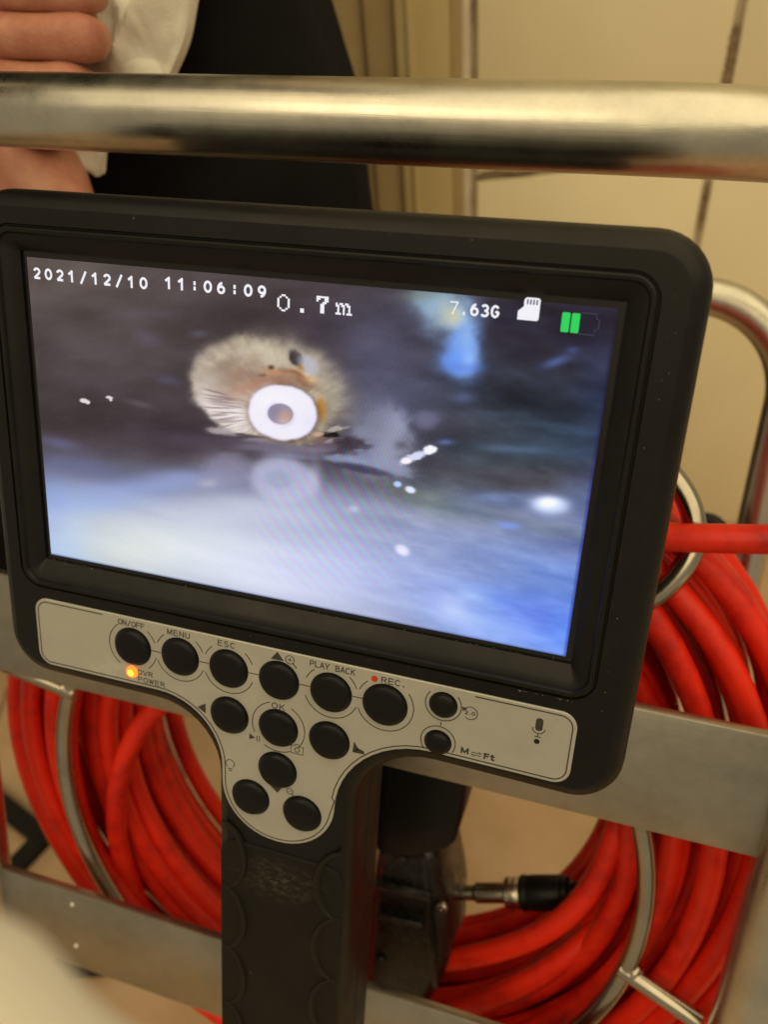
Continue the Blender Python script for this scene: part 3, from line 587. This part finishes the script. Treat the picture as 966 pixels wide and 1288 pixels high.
# rings and dashes
def ringm(c, r, segs): return join(*[stroke(arc(*c, r, a, b, 24), 0.26, ZP, 0.05) for a, b in segs])
ink('ring_line', ringm(B[0], 8.0, [(125, 235), (-50, -15), (20, 50)]))
ink('ring_line', ringm(B[1], 8.0, [(130, 158), (200, 340), (22, 50)]))
ink('ring_line', ringm(B[2], 8.0, [(130, 158), (200, 340), (22, 50)]))
ink('ring_line', ringm(B[4], 8.0, [(130, 158), (200, 340), (22, 50)]))
ink('ring_line', ringm(B[5], 8.1, [(130, 158), (200, 398)]))
ink('ring_line', ringm((.5, -81.2), 8.2, [(110, 205), (238, 300), (-42, 62)]))
ink('ring_line', ringm((47.8, -61.7), 4.9, [(140, 400)])); ink('ring_line', ringm((47.3, -73.4), 4.8, [(-30, 220)]))
for k in range(5):
    xm = (B[k][0] + B[k + 1][0]) / 2; ink('dash_line', stroke([(xm - 1.5, -65.4), (xm + 1.5, -65.4)], .26, ZP, .05))
ink('dash_line', stroke([(47.6, -67.0), (47.6, -68.3)], .26, ZP, .05))
ZI = ZP + 0.06
def lab(t_, x, y, h, w_, pitch, wt=.2): ink('button_label', stext(t_, x, y, h, w_, pitch, wt, ZI, True))
lab('ON/OFF', -47.0, -58.9, 1.8, 1.15, 1.5, .26); lab('MENU', -31.3, -58.8, 1.9, 1.4, 1.95, .26); lab('ESC', -16.0, -58.8, 1.9, 1.35, 2.0, .26)
lab('PLAY BACK', 16.2, -58.9, 1.9, 1.15, 1.5, .26); lab('REC', 33.0, -59.2, 1.9, 1.4, 1.95, .26); lab('.', 36.6, -59.2, 1.9, 1.0, 1.0, .3); lab('OK', .4, -75.2, 2.0, 1.6, 2.25, .28)
lab('DVR', -43.0, -74.6, 1.75, 1.35, 1.8, .24); lab('POWER', -41.0, -77.0, 1.75, 1.35, 1.9, .24)
lab('M', 54.8, -75.2, 1.9, 1.75, 2, .45); lab('Ft', 61.5, -75.4, 1.9, 1.15, 1.6, .45); lab('2.0', 55.1, -63.0, 1.1, .75, .95, .22)
tri = lambda pts: slab([np.array(p, float) for p in pts], ZP, .06)
ink('arrow_mark', tri([(-2.2, -59.3), (1.8, -59.2), (-.2, -56.7)])); ink('arrow_mark', tri([(-25.6, -80.9), (-22.9, -82.5), (-22.9, -79.1)]))
ink('arrow_mark', join(tri([(23.3, -83.4), (25.4, -82.4), (23.6, -79.8)]), tri([(23.4, -83.4), (26.9, -83.2), (26.6, -82.2), (24.6, -81.6)])))
ink('arrow_mark', tri([(-1.8, -102.0), (0.6, -104.0), (2.2, -101.6)]))
mag = lambda x, y, r=1.1: join(stroke(arc(x, y, r, 0, 360, 24)[:-1], .22, ZP, .05, True), stroke([(x + r * .7, y - r * .7), (x + r * 1.6, y - r * 1.7)], .3, ZP, .05), stroke([(x - r * .5, y), (x + r * .5, y)], .18, ZP, .05))
ink('zoom_mark', join(mag(3.6, -58.4, 1.3), stroke([(3.6, -59.0), (3.6, -57.8)], .18, ZP, .05))); ink('zoom_mark', mag(4.6, -102.3, 1.0))
ink('play_pause_mark', join(tri([(-8.6, -87.6), (-8.6, -85.6), (-6.8, -86.7)]), stroke([(-6.2, -87.7), (-6.2, -85.8)], .26, ZP, .05), stroke([(-5.4, -87.7), (-5.4, -85.8)], .26, ZP, .05)))
ink('camera_mark', join(stroke([(4.6, -88.6), (8.4, -88.6), (8.4, -86.0), (7.3, -86.0), (7.0, -85.5), (6.0, -85.5), (5.7, -86.0), (4.6, -86.0)], .26, ZP, .05, True), stroke(arc(6.5, -87.3, .75, 0, 360, 16)[:-1], .24, ZP, .05, True)))
ink('lamp_mark', join(stroke(arc(-14.9, -98.0, 1.4, -50, 230, 20), .24, ZP, .05), stroke([(-15.6, -99.8), (-14.2, -99.8)], .3, ZP, .05), stroke([(-15.4, -100.5), (-14.4, -100.5)], .3, ZP, .05)))
ink('swap_mark', join(stroke([(56.6, -74.2), (59.4, -74.2), (58.6, -73.7)], .2, ZP, .05), stroke([(59.2, -74.9), (56.6, -74.9), (57.4, -75.4)], .2, ZP, .05)))
ink('rotate_mark', join(stroke(arc(55.2, -62.5, 1.9, 150, -130, 24), .22, ZP, .05), tri([(52.9, -61.0), (54.4, -61.4), (53.1, -62.3)])))
ink('microphone_mark', join(slab(fpoly([(74.1, -59.4, .9), (72.2, -59.4, .9), (72.2, -63.2, .9), (74.1, -63.2, .9)], 5), ZP, .06), stroke(arc(73.15, -62.4, 1.6, 180, 360, 14), .24, ZP, .05), stroke([(73.15, -64.0), (73.15, -65.0)], .24, ZP, .05), stroke([(72.3, -65.0), (74.0, -65.0)], .22, ZP, .05)))
ink('record_dot', slab(arc(28.3 - .2, -58.3, .85, 0, 360, 20)[:-1], ZP, .06) if False else slab([np.array(p) for p in arc(28.4, -58.5, .95, 0, 360, 20)[:-1]], ZP, .06), 'red_ink')
obj('microphone_hole', slab([np.array(p) for p in arc(73.1, -66.4, .75, 0, 360, 18)[:-1]], ZP, .04), M['gloss'], mon, smooth=False)
led = obj('power_light', lathe([(1.9, ZP), (1.85, ZP + .5), (1.5, ZP + .9), (0, ZP + 1.1)], (-47.4, -74.1, 0), n=24), M['led'], mon)
obj('light_core', lathe([(1.1, ZP + .95), (.9, ZP + 1.25), (0, ZP + 1.4)], (-47.4, -74.1, 0), n=20), M['led_core'], led)
# handle: rubber cover with scalloped ridges
hd = fpoly([(22.6, -126, 6), (-18.6, -126, 6), (-18.8, -252, 3), (22.8, -252, 3)], 6)
hp = [(0, ZF - .3), (0.2, ZF + .3), (0.8, ZF + .55)]
hc = obj('handle_cover', join(loft([z3(inset(hd, d), z) for d, z in hp], True, False, False), fill2([inset(hd, .8)], ZF + .55)), M['handle'], mon)
for k in range(5):
    y = -133 - k * 25
    for sx, xe in ((1, -19.6), (-1, 23.6)):
        a = arc(xe, y, 9.5, 80 if sx > 0 else 100, -70 if sx > 0 else 250, 22, 13.5)
        p = [(q[0], q[1], ZF + .5 - .0 * i) for i, q in enumerate(a)]
        obj('grip_ridge', tube(p, [0.45 + .8 * math.sin(math.pi * i / (len(p) - 1)) for i in range(len(p))], 6), M['ridge'], hc)
rnd = random.Random(5); fv = []
def fleck(x, y, z, sz):
    a = rnd.uniform(0, 6.28); e = rnd.uniform(.35, 1); c, q = math.cos(a) * sz, math.sin(a) * sz
    v = [(x + c, y + q, z), (x - q * e, y + c * e, z), (x - c, y - q, z), (x + q * e, y - c * e, z), (x, y, z + sz * .6)]
    fv.append((v, [[0, 1, 4], [1, 2, 4], [2, 3, 4], [3, 0, 4]]))
for k in range(80):
    x = rnd.choice((rnd.uniform(-78, -64), rnd.uniform(10, 78), rnd.uniform(-78, 78))); fleck(x, -44.6 + rnd.gauss(0, .25), .35, rnd.uniform(.05, .17))
for k in range(0): fleck(-78.3 + rnd.gauss(0, .15), rnd.uniform(-40, 42), .35, rnd.uniform(.05, .14))
for k in range(22): fleck(rnd.uniform(86.5, 89.5), rnd.uniform(-54, 50), ZF + .02, rnd.uniform(.05, .16))
for k in range(22): fleck(rnd.uniform(66, 84), -52.9 + rnd.gauss(0, .12), ZF + .15, rnd.uniform(.06, .2))
for k in range(40): fleck(rnd.uniform(-88, 88), rnd.uniform(-54.6, -53.6), ZF + .02, rnd.uniform(.05, .13))
for k in range(24): fleck(rnd.uniform(-75, 75), rnd.uniform(-42, 42), ZS, rnd.uniform(.05, .11))
tag(obj('dust_flecks', join(*fv), M['fleck'], mon, smooth=False), kind='stuff')
# support bracket and joint behind the handle
obj('light_blocker', box(-72, 74, -70, 52, -66, -31.3, 4), M['housing'], mon)  # unseen box, added to darken the top bar's reflection and the coil
obj('rear_bracket', box(-3, 10.5, -300, -112, -77, -73, .4), M['steel'], mon)

# =====================================================================  REEL FRAME
fr = thing('cable_reel_frame', (-12, -400, -140), 'M', 'stainless steel tube and strap cage of a cable reel behind the monitor', 'reel frame')
zt = -48.0
bar = smooth_path([(-215, 60, -150), (-205, 80, -105), (-180, 84, -72), (-140, 84, -54), (-105, 83.5, zt), (-60, 83.5, zt), (0, 83.5, zt), (50, 83.5, zt), (80, 83.6, zt - .5), (104, 83.9, zt - 8), (132, 84.5, zt - 28), (158, 84, zt - 62), (172, 74, zt - 100), (176, 50, zt - 128)], 8)
obj('top_bar', tube(bar, 11.0, 40), M['steel'], fr)
hy = 33.5; hz = -235
def hoop(x0, x1, yt, yb, z, R=46, zb=None):
    pts = [(x0, yb, z), (x0, yt - R, z)] + [(x0 + R - R * math.cos(a), yt - R + R * math.sin(a), z) for a in np.linspace(0.1, math.pi / 2, 12)]
    pts += [(x1 - R + R * math.sin(a), yt - R + R * math.cos(a), z) for a in np.linspace(0, math.pi / 2 - 0.1, 12)] + [(x1, yt - R, z), (x1, yb, z)]
    return pts
obj('rear_hoop', tube(hoop(-185, 152.5, hy, -420, hz), 8.8, 28), M['steel'], fr)
for x in (-181, 157): obj('post', tube([(x, -430, -60), (x, -200, -60), (x, 20 if x < 0 else -80, -60)], 11.5, 32), M['steel'], fr)
def strap(y0, y1):
    return join(box(-170.5, 146.5, y0, y1, -62, -57.5, 1.0))
obj('strap', strap(-133.5, -87.0), M['strap'], fr); st = obj('strap', strap(-291.5, -245.0), M['strap'], fr)
for p in ((90, 1138), (95, 1190)):
    q = at(*p, -57.3); obj('paint_dot', lathe([(1.1, 0), (.9, .5), (0, .7)], (q[0], q[1], -57.6), n=14), M['white'], st)
RCN = (-13.0, -191.0)
ring = [(RCN[0] + 131.5 * math.cos(a), RCN[1] + 131.5 * math.sin(a), -78) for a in np.linspace(0, 2 * math.pi, 96, endpoint=False)]
obj('retaining_ring', tube(ring, 3.7, 14, closed=True), M['wire'], fr)
for a, z1 in ((-11, -70), (162, -70)):
    c, s = math.cos(math.radians(a)), math.sin(math.radians(a))
    L = 165 if a < 0 else 170
    obj('spoke', tube([(RCN[0] + 129 * c, RCN[1] + 129 * s, -78), (RCN[0] + (L - 4) * c, RCN[1] + (L - 4) * s + (-3 if a < 0 else 0), -72)], 3.7, 14), M['wire'], fr)
def bead(x, y, z, r, sq=(1, 1, 1)):
    bm = bmesh.new(); bmesh.ops.create_icosphere(bm, subdivisions=3, radius=1)
    from mathutils import noise as mn
    V_ = []
    for v in bm.verts:
        k_ = r * (1 + .16 * mn.noise(v.co * 2.5 + Vector((x, y, z)))); V_.append((x + v.co.x * k_ * sq[0], y + v.co.y * k_ * sq[1], z + v.co.z * k_ * sq[2]))
    F_ = [[v.index for v in f.verts] for f in bm.faces]; bm.free(); return V_, F_
for a in (-11, 162):
    c, q_ = math.cos(math.radians(a)), math.sin(math.radians(a))
    obj('weld_bead', bead(RCN[0] + 134 * c, RCN[1] + 134 * q_, -77.6, 4.5, (1, 1, .9)), M['wire'], fr)
gl = smooth_path([(70, -58, -86), (86, -66, -86), (100, -60, -86), (109, -47, -88), (110.5, -35, -92), (104, -22, -95), (90, -12, -96), (72, -14, -94), (62, -30, -90), (60, -46, -88)], 6, True)
obj('cable_guide', tube(gl, 4.0, 14, closed=True), M['wire'], fr)
obj('rubber_cap', lathe([(0, 0), (10, 0), (12.3, 1.5), (12.8, 3), (12.8, 10), (10, 12), (0, 12)], (128.5, -82.5, -228), (0.0, 0.2, 1), 28), M['rubber'], fr)

# =====================================================================  CABLE
def cable():
    P = []; rnd = random.Random(11); turns = []
    for r, zs in ((124, (-158, -147, -136, -125, -113, -101)), (135, (-91, -102, -114, -126, -138, -149)), (146, (-152, -141, -128, -116, -104, -93)), (156, (-92, -104, -117, -130, -142)), (164, (-134, -119, -106, -94))):
        for zz in zs: turns.append((r, zz + rnd.uniform(-1.2, 1.2)))
    T = len(turns); N = 84
    ph = [[rnd.uniform(0, 6.28) for _ in range(3)] for _ in turns]; am = [[rnd.uniform(1.0, 4.2), rnd.uniform(.3, 1.8), 0] for _ in turns]
    az = [rnd.uniform(1, 5.5) for _ in turns]
    def val(i, a):
        r = turns[i][0] + am[i][0] * math.cos(a + ph[i][0]) + am[i][1] * math.cos(2 * a + ph[i][1]) - 1.0
        bmp = math.exp(-(((a - math.radians(42) + math.pi) % (2 * math.pi) - math.pi) / .75) ** 2); r += math.exp(-(((a - math.radians(182) + math.pi) % (2 * math.pi) - math.pi) / .6) ** 2) * max(0, turns[i][0] - 130) * .36; r += bmp * (max(0, turns[i][0] - 120) * .62 + 2)
        z = turns[i][1] + az[i] * math.cos(a + ph[i][2]); return r, z
    for s in range(T * N):
        i = s // N; t = (s % N) / N; a = math.pi / 2 + 2 * math.pi * t
        r, z = val(i, a)
        if t > .8 and i + 1 < T:
            q = (t - .8) / .2; q = q * q * (3 - 2 * q); r2, z2 = val(i + 1, a); r = r * (1 - q) + r2 * q; z = z * (1 - q) + z2 * q
        P.append((RCN[0] + r * math.cos(a), RCN[1] + r * math.sin(a), z))
    tail = smooth_path([P[-1], (20, -28, -100), (60, -33, -92), (92, -37, -86), (120, -33.5, -84), (150, -29, -86), (190, -27, -100), (222, -50, -130), (228, -110, -160)], 10)
    return P + tail[1:]
stray = [tube(smooth_path([at(840, 880, -122), at(806, 960, -112), at(780, 1035, -104), at(748, 1110, -99), at(700, 1162, -98), at(636, 1192, -99), at(560, 1208, -102), at(450, 1215, -112), at(340, 1190, -124), at(270, 1130, -138)], 10), 5.0, 14),
    tube(smooth_path([at(300, 800, -104), at(222, 868, -97), at(178, 912, -94), at(152, 970, -92), at(146, 1035, -92), at(160, 1100, -94), at(205, 1190, -98), at(280, 1270, -108), at(380, 1330, -120)], 10), 5.0, 14),
    tube(smooth_path([at(760, 1000, -150), at(790, 1060, -132), at(782, 1120, -118), at(745, 1175, -106), at(680, 1225, -100), at(600, 1262, -97), at(500, 1290, -99), at(400, 1300, -110)], 10), 5.0, 14)]
cb = obj('push_cable', join(tube(cable(), 4.9, 14), *stray), M['cable'], base=(-13, -355, -120))
tag(cb, 'thick red push cable coiled in many loops inside the steel reel frame', 'cable')

# black hub housing, clear disc and plug
zb = -92
def px(x, y, z=zb): return at(x, y, z)
hub = thing('slip_hub', (28, -300, -110), 'M', 'dusty black plastic hub housing with smoky clear disc behind the handle', 'hub housing')
def outline_px(pts, z): return [at(x, y, z)[:2] for x, y in pts]
lo = smooth_path([(*p, 0) for p in outline_px([(474, 1075), (500, 1066), (542, 1074), (556, 1120), (565, 1170), (563, 1215), (548, 1250), (520, 1290), (480, 1300), (458, 1250), (462, 1160)], zb)], 4, True)
lo = [p[:2] for p in lo]
if sum(lo[i - 1][0] * lo[i][1] - lo[i][0] * lo[i - 1][1] for i in range(len(lo))) < 0: lo = lo[::-1]
prf = [(3, -135), (0, -130), (0, -97), (1.2, -94), (4, -92), (5, -91)]
V1 = loft([z3(inset(lo, d), z) for d, z in prf], True, True, True)
obj('drum', V1, M['grime'], hub)
up_ = smooth_path([(*p, 0) for p in outline_px([(468, 940), (540, 935), (590, 950), (583, 1010), (574, 1052), (560, 1074), (500, 1082), (470, 1070), (464, 1000)], -80)], 4, True)
up_ = [p[:2] for p in up_]
if sum(up_[i - 1][0] * up_[i][1] - up_[i][0] * up_[i - 1][1] for i in range(len(up_))) < 0: up_ = up_[::-1]
obj('clamp_block', loft([z3(inset(up_, d), z) for d, z in [(3, -112), (0, -108), (0, -84), (1.5, -81), (4, -80)]], True, True, True), M['rubber'], hub)
def hb(x0, y0, x1, y1, hgt, dep, nm):
    p = at(x0, y0, -91); q = at(x1, y1, -91); d = (q - p); L_ = np.linalg.norm(d); d /= L_; n_ = np.array([-d[1], d[0], 0]) * hgt / 2; up3 = np.array([0, 0, dep])
    ring_ = lambda c, k: [c + n_ * k, c - n_ * k, c - n_ * k + up3, c - n_ * k * .5 + up3 * 1.25, c + n_ * k * .5 + up3 * 1.25, c + n_ * k + up3]
    return obj(nm, loft([ring_(p, .7), ring_(p + d, 1), ring_(q - d, 1), ring_(q, .7)]), M['grime'], hub, sharp=50)
hb(474, 1108, 543, 1124, 5.0, 2.2, 'ridge'); hb(476, 1147, 532, 1160, 3.0, 2.4, 'ridge'); hb(532, 1075, 548, 1240, 3.0, 1.2, 'seam')
for x_, y_ in ((505, 1082), (556, 1142), (478, 1208)):
    p_ = at(x_, y_, -90.5); obj('screw', lathe([(2.6, -1), (2.6, .8), (2.2, 1.3), (.5, 1.3), (0, .8)], p_, (0, 0, 1), 18), M['wire' if y_ == 1142 else 'grime'], hub)
c = at(505, 1135, -112); obj('clear_disc', lathe([(0, 0), (31, 0), (31.6, .6), (31.6, 1.8), (31, 2.4), (0, 2.4)], (c[0] - 1, c[1] + 2, -114), (0.12, 0.0, 1), 56), M['smoke'], hub)
def axial(name, x0, x1, prof, mt, parent, n=28):
    p0 = at(x0, 1123, -118); p1 = at(x1, 1123, -118); d = p1 - p0; L = np.linalg.norm(d)
    return obj(name, lathe([(r, t * L) for r, t in prof], p0, d, n), mt, parent)
cn = thing('plug_connector', at(655, 1150, -104), 'M', 'black and silver round plug connector between the hub and the red coil', 'plug')
axial('metal_sleeve', 560, 642, [(3.2, 0), (3.4, .1), (3.4, .45), (4.6, .5), (4.6, 1)], M['wire'], cn)
V = []
kn = [(7.0 - (0.35 if k % 2 else 0), 0) for k in range(2)]
axial('knurled_ring', 636, 657, [(5.8, 0), (7.0, .12), (7.0, .42), (6.5, .5), (7.0, .58), (7.0, .88), (6.4, 1)], M['wire'], cn)
axial('plug_body', 656, 718, [(7.2, 0), (7.9, .04), (7.9, .12), (7.4, .16), (7.8, .22), (7.8, .8), (7.4, .84), (7.8, .88), (7.3, .97), (6, 1)], M['rubber'], cn)
axial('strain_relief', 716, 790, [(5.2, 0), (5.0, .12), (4.2, .14), (4.8, .2), (4.8, .34), (4.0, .36), (4.4, .42), (4.4, .54), (3.4, .6), (3.2, 1)], M['rubber'], cn)

# =====================================================================  PERSON AND CLOTH
def w2(px_, py_, dist):                                    # photo ray, world mm, given distance along y
    d = WM @ CAMR @ np.array([(px_ - 483) / FPX, -(py_ - 644) / FPX, -1.0]); c = WM @ CAMC; k = (dist - c[1]) / d[1]; return c + k * d
def skin_obj(name, verts, edges, radii, mt, parent, sub=2, root=0, base=None, fr_='W'):
    rt_ = parent
    b = np.array(list(rt_['_b'])) if rt_ else np.array(base)
    me = bpy.data.meshes.new(name); me.from_pydata([tuple((np.array(v) - b) * .001) for v in verts], edges, [])
    o = bpy.data.objects.new(name, me); COL.objects.link(o)
    m1 = o.modifiers.new('skin', 'SKIN'); m1.use_smooth_shade = True; m1.branch_smoothing = 0.15
    for i, r_ in enumerate(radii):
        sv = me.skin_vertices[0].data[i]; rr_ = r_ if isinstance(r_, tuple) else (r_, r_); sv.radius = (rr_[0] * .001, rr_[1] * .001); sv.use_root = (i == root)
    m2 = o.modifiers.new('sub', 'SUBSURF'); m2.levels = sub; m2.render_levels = sub
    bpy.context.view_layer.update(); dg = bpy.context.evaluated_depsgraph_get()
    nm = bpy.data.meshes.new_from_object(o.evaluated_get(dg)); o.modifiers.clear(); o.data = nm; bpy.data.meshes.remove(me)
    nm.materials.clear(); nm.materials.append(mt); nm.polygons.foreach_set('use_smooth', [True] * len(nm.polygons)); o.parent = parent
    return o

def mw(x, y, z): return WM @ at(x, y, z)
per = thing('person', (-230, 330, FLOOR), 'W', 'person in dark clothes bending behind the steel bar, a fist closed on a white cloth', 'person')
def chain_body():
    V = []; E_ = []; R_ = []
    def add(p, r, par=None):
        V.append(np.array(p, float)); R_.append(r)
        if par is not None: E_.append((par, len(V) - 1))
        return len(V) - 1
    pel = add((-215, 380, 350), 80); ch = add((-225, 330, 520), 85, pel); sh = add((-235, 250, 680), 80, ch); nk = add((-235, 215, 760), 42, sh)
    hd0 = add((-235, 190, 810), 62, nk); hd1 = add((-235, 170, 880), 78, hd0); hd2 = add((-235, 175, 950), 60, hd1)
    for sx, fx, yk in ((1, -44, 300), (-1, -195, 300)):
        hp = add((-215 + sx * 75, 375, 310), 62, pel); kn = add((fx, yk, -20), 44, hp); ax = -24 if sx > 0 else -330; ay = 420 if sx > 0 else 470; an = add((ax, ay, -490), 28, kn); add((ax, ay - 60, -535), 22, an)
    # hand with the closed fist; each finger: knuckle, phalanx, joint, folded tip
    p = mw(-75, 48, -118)
    s1 = add((-375, 240, 650), 45, sh); e1 = add((-430, 130, 340), 34, s1); w1 = add(mw(-235, 10, -140), (24, 20), e1); pm = add(mw(-120, 40, -122), (34, 22), w1)
    for (yy, r_, xt) in ((-14, 8.6, 120), (46, 9.0, 122), (104, 8.4, 108), (158, 7.6, 80)):
        a = add(mw(-52, 46 + (yy - 46) * .9, -114), r_ * 1.25, pm); b0 = add(mw(6, yy - 1, -106), r_ * 1.02, a); b = add(mw(54, yy + 1.5, -106), r_ * .93, b0); c = add(mw(xt - 16, yy + 1, -107), r_ * 1.09, b); d = add(mw(xt - 2, yy + 4, -124), r_ * .85, c); e = add(mw(xt - 75, yy + 6, -133), r_ * .72, d)
    # other hand, palm down, below the bar
    s2 = add((-95, 240, 650), 45, sh)
    e2 = add((-420, 190, 260), 32, s2)
    w2_ = add(mw(-190, 235, -150), (24, 20), e2); p2 = add(mw(-10, 222, -126), 33, w2_); p25 = add(mw(50, 236, -121), 31, p2); p3 = add(mw(104, 258, -119), 30, p25)
    for k, (x_, y_, z_) in enumerate(((112, 300, -112), (100, 318, -110), (70, 335, -110), (45, 365, -112))):
        a = add(mw(x_, y_, z_), 8.8 - k * .3, p3); b = add(mw(x_ + 12, y_ + 48, z_ - 14), 7.4, a); add(mw(x_ - 10, y_ + 80, z_ - 22), 6.4, b)
    return V, E_, R_
bv, be, br = chain_body()
skin_obj('body', bv, be, br, M['skin'], per, 2)
tv = [(-215, 380, 330), (-225, 335, 500), (-128, 372, 290), (-44, 298, -20), (-38, 420, -500), (-290, 372, 290), (-195, 298, -20), (-330, 470, -500)]
skin_obj('trousers', tv, [(0, 1), (0, 2), (2, 3), (3, 4), (0, 5), (5, 6), (6, 7)], [98, 92, 88, 80, 64, 88, 80, 64], M['trousers'], per, 4)
jv = [(-218, 360, 440), (-228, 315, 560), (-236, 248, 690), (-375, 238, 660), (-432, 130, 345), tuple(mw(-330, 10, -160)), (-95, 238, 660), (-418, 190, 262)]
skin_obj('jacket', jv, [(0, 1), (1, 2), (2, 3), (3, 4), (4, 5), (2, 6), (6, 7)], [104, 104, 98, 64, 48, 34, 64, 44], M['jacket'], per, 4)
bpy_h = lathe([(0, 90), (45, 80), (78, 45), (86, 5), (80, -35), (60, -50), (0, -50)], (-235, 182, 905), (0, .1, 1), 28)
obj('hair', bpy_h, M['hair'], per, fr='W')
for fx, fy in ((-24, 380), (-330, 430)):
    sh_ = loft([[(fx + 44 * k * math.cos(a), fy + 105 * k * math.sin(a), z) for a in np.linspace(0, 2 * math.pi, 24, endpoint=False)] for k, z in ((.9, FLOOR + 2), (1, FLOOR + 10), (.95, FLOOR + 40), (.6, FLOOR + 70))])
    obj('shoe', sh_, M['trousers'], per, fr='W')
def folds(o, amp, scale, seed=0):
    from mathutils import noise as mn
    me = o.data; n_ = len(me.vertices); nr = [v.normal.copy() for v in me.vertices]
    for v, q in zip(me.vertices, nr):
        p = v.co * scale + Vector((seed, seed * 1.7, 0)); p.z *= .55
        t_ = 1 - abs(mn.noise(p)) * 2.2; t2 = mn.noise(p * 2.3)
        v.co += q * amp * .001 * (t_ * .7 + t2 * .5)
for o_ in per.children:
    if o_.name.startswith('trousers'): folds(o_, 17, 11, 3)
    if o_.name.startswith('jacket'): folds(o_, 10, 10, 8)
# cloth held by the fist
def pillow(pts, z0, th, seed):
    from mathutils import noise as mn
    L = [at(x, y, z0)[:2] for x, y in pts]; L = [p[:2] for p in smooth_path([(*p, 0) for p in L], 10, True)]
    if sum(L[i - 1][0] * L[i][1] - L[i][0] * L[i - 1][1] for i in range(len(L))) < 0: L = L[::-1]
    c = np.mean(L, 0); rings = []
    for k, h in [(.93, -.5), (1.0, 0)] + [(q, .75 * (1 - q ** 5)) for q in np.linspace(.985, .04, 26)]:
        rg = []
        for p in L:
            q = c + (p - c) * k; v = Vector((q[0] * .055 + seed, q[1] * .022, seed)); f_ = (1 - abs(mn.noise(v)) * 2.4) * .55 + mn.noise(v * 2.7) * .28 + mn.noise(v * 6) * .07
            rg.append((q[0] + f_ * .8, q[1], z0 + th * (h + (f_ - .3) * .75 * (1 if h > 0 else 0) * min(1, (1 - k) * 7 + .25))))
        rings.append(rg)
    return loft(rings)
cl = obj('white_cloth', join(pillow([(90, -120), (256, -120), (240, -5), (230, 50), (213, 92), (200, 120), (150, 125), (90, 90), (60, -40)], -150, 17, 3),
        pillow([(60, 82), (120, 84), (165, 72), (196, 78), (208, 100), (190, 124), (140, 134), (80, 120)], -146, 9, 5.3),
        pillow([(0, 120), (110, 110), (128, 150), (128, 205), (124, 222), (104, 214), (50, 190), (0, 180)], -140, 10, 9)), M['cloth'], base=WM @ np.array((-120, 100, -150)) * 0 + np.array((-120, 90, -150)))
tag(cl, 'crumpled white cloth bunched in the closed fist behind the steel bar', 'cloth')


# =====================================================================  SMALL THINGS ON THE FLOOR, FOREGROUND

def on_floor(x, y, h=0.0):
    d = WM @ CAMR @ np.array([(x - 483) / FPX, -(y - 644) / FPX, -1.0]); c = WM @ CAMC; k = (FLOOR + h - c[2]) / d[2]; return c + k * d
def bar_between(p, q, wd, ht):
    p = np.array(p); q = np.array(q); d = q - p; d /= np.linalg.norm(d); n_ = np.array([-d[1], d[0], 0]) * wd / 2
    V = [p + n_, p - n_, q - n_, q + n_]; V = [tuple(v) for v in V] + [(v[0], v[1], v[2] + ht) for v in V]
    return V, [[3, 2, 1, 0], [4, 5, 6, 7], [0, 1, 5, 4], [1, 2, 6, 5], [2, 3, 7, 6], [3, 0, 4, 7]]
A_, B_, C_ = on_floor(-60, 965, 1), on_floor(56, 1058, 1), on_floor(-30, 1150, 1)
ab = obj('angle_bar', join(bar_between(A_, B_, 17, 12), bar_between(B_, C_, 15, 11.5)), M['rubber'], base=B_, fr='W')
tag(ab, 'black bent flat bar lying on the floor left of the red coil', 'metal bar')
q = on_floor(110, 1215, 1); ft = obj('floor_block', box(q[0] - 22, q[0] + 22, q[1] - 10, q[1] + 10, FLOOR + 1, FLOOR + 22, 3), M['rubber'], base=(q[0], q[1], FLOOR), fr='W')
tag(ft, 'small black block on the floor under the lower steel strap', 'block')
def cam_pt(x, y, dep): return CAMC + CAMR @ np.array([(x - 483) / FPX * dep, -(y - 644) / FPX * dep, -dep])
sl_path = smooth_path([cam_pt(-1130, 1125, 64), cam_pt(-582, 1346, 52), cam_pt(-252, 1598, 46), cam_pt(88, 1868, 46), cam_pt(305, 2135, 56), cam_pt(465, 2635, 74)], 8)
fg = obj('pale_sleeve', tube(sl_path, [18.6 + .8 * math.sin(i * .9) for i in range(len(sl_path))], 32), M['sleeve'], base=cam_pt(-300, 1625, 50))
tag(fg, 'pale cream cloth sleeve out of focus at the bottom left corner', 'sleeve')

for o in bpy.data.objects:
    for k in ('_b', '_f'):
        if k in o: del o[k]
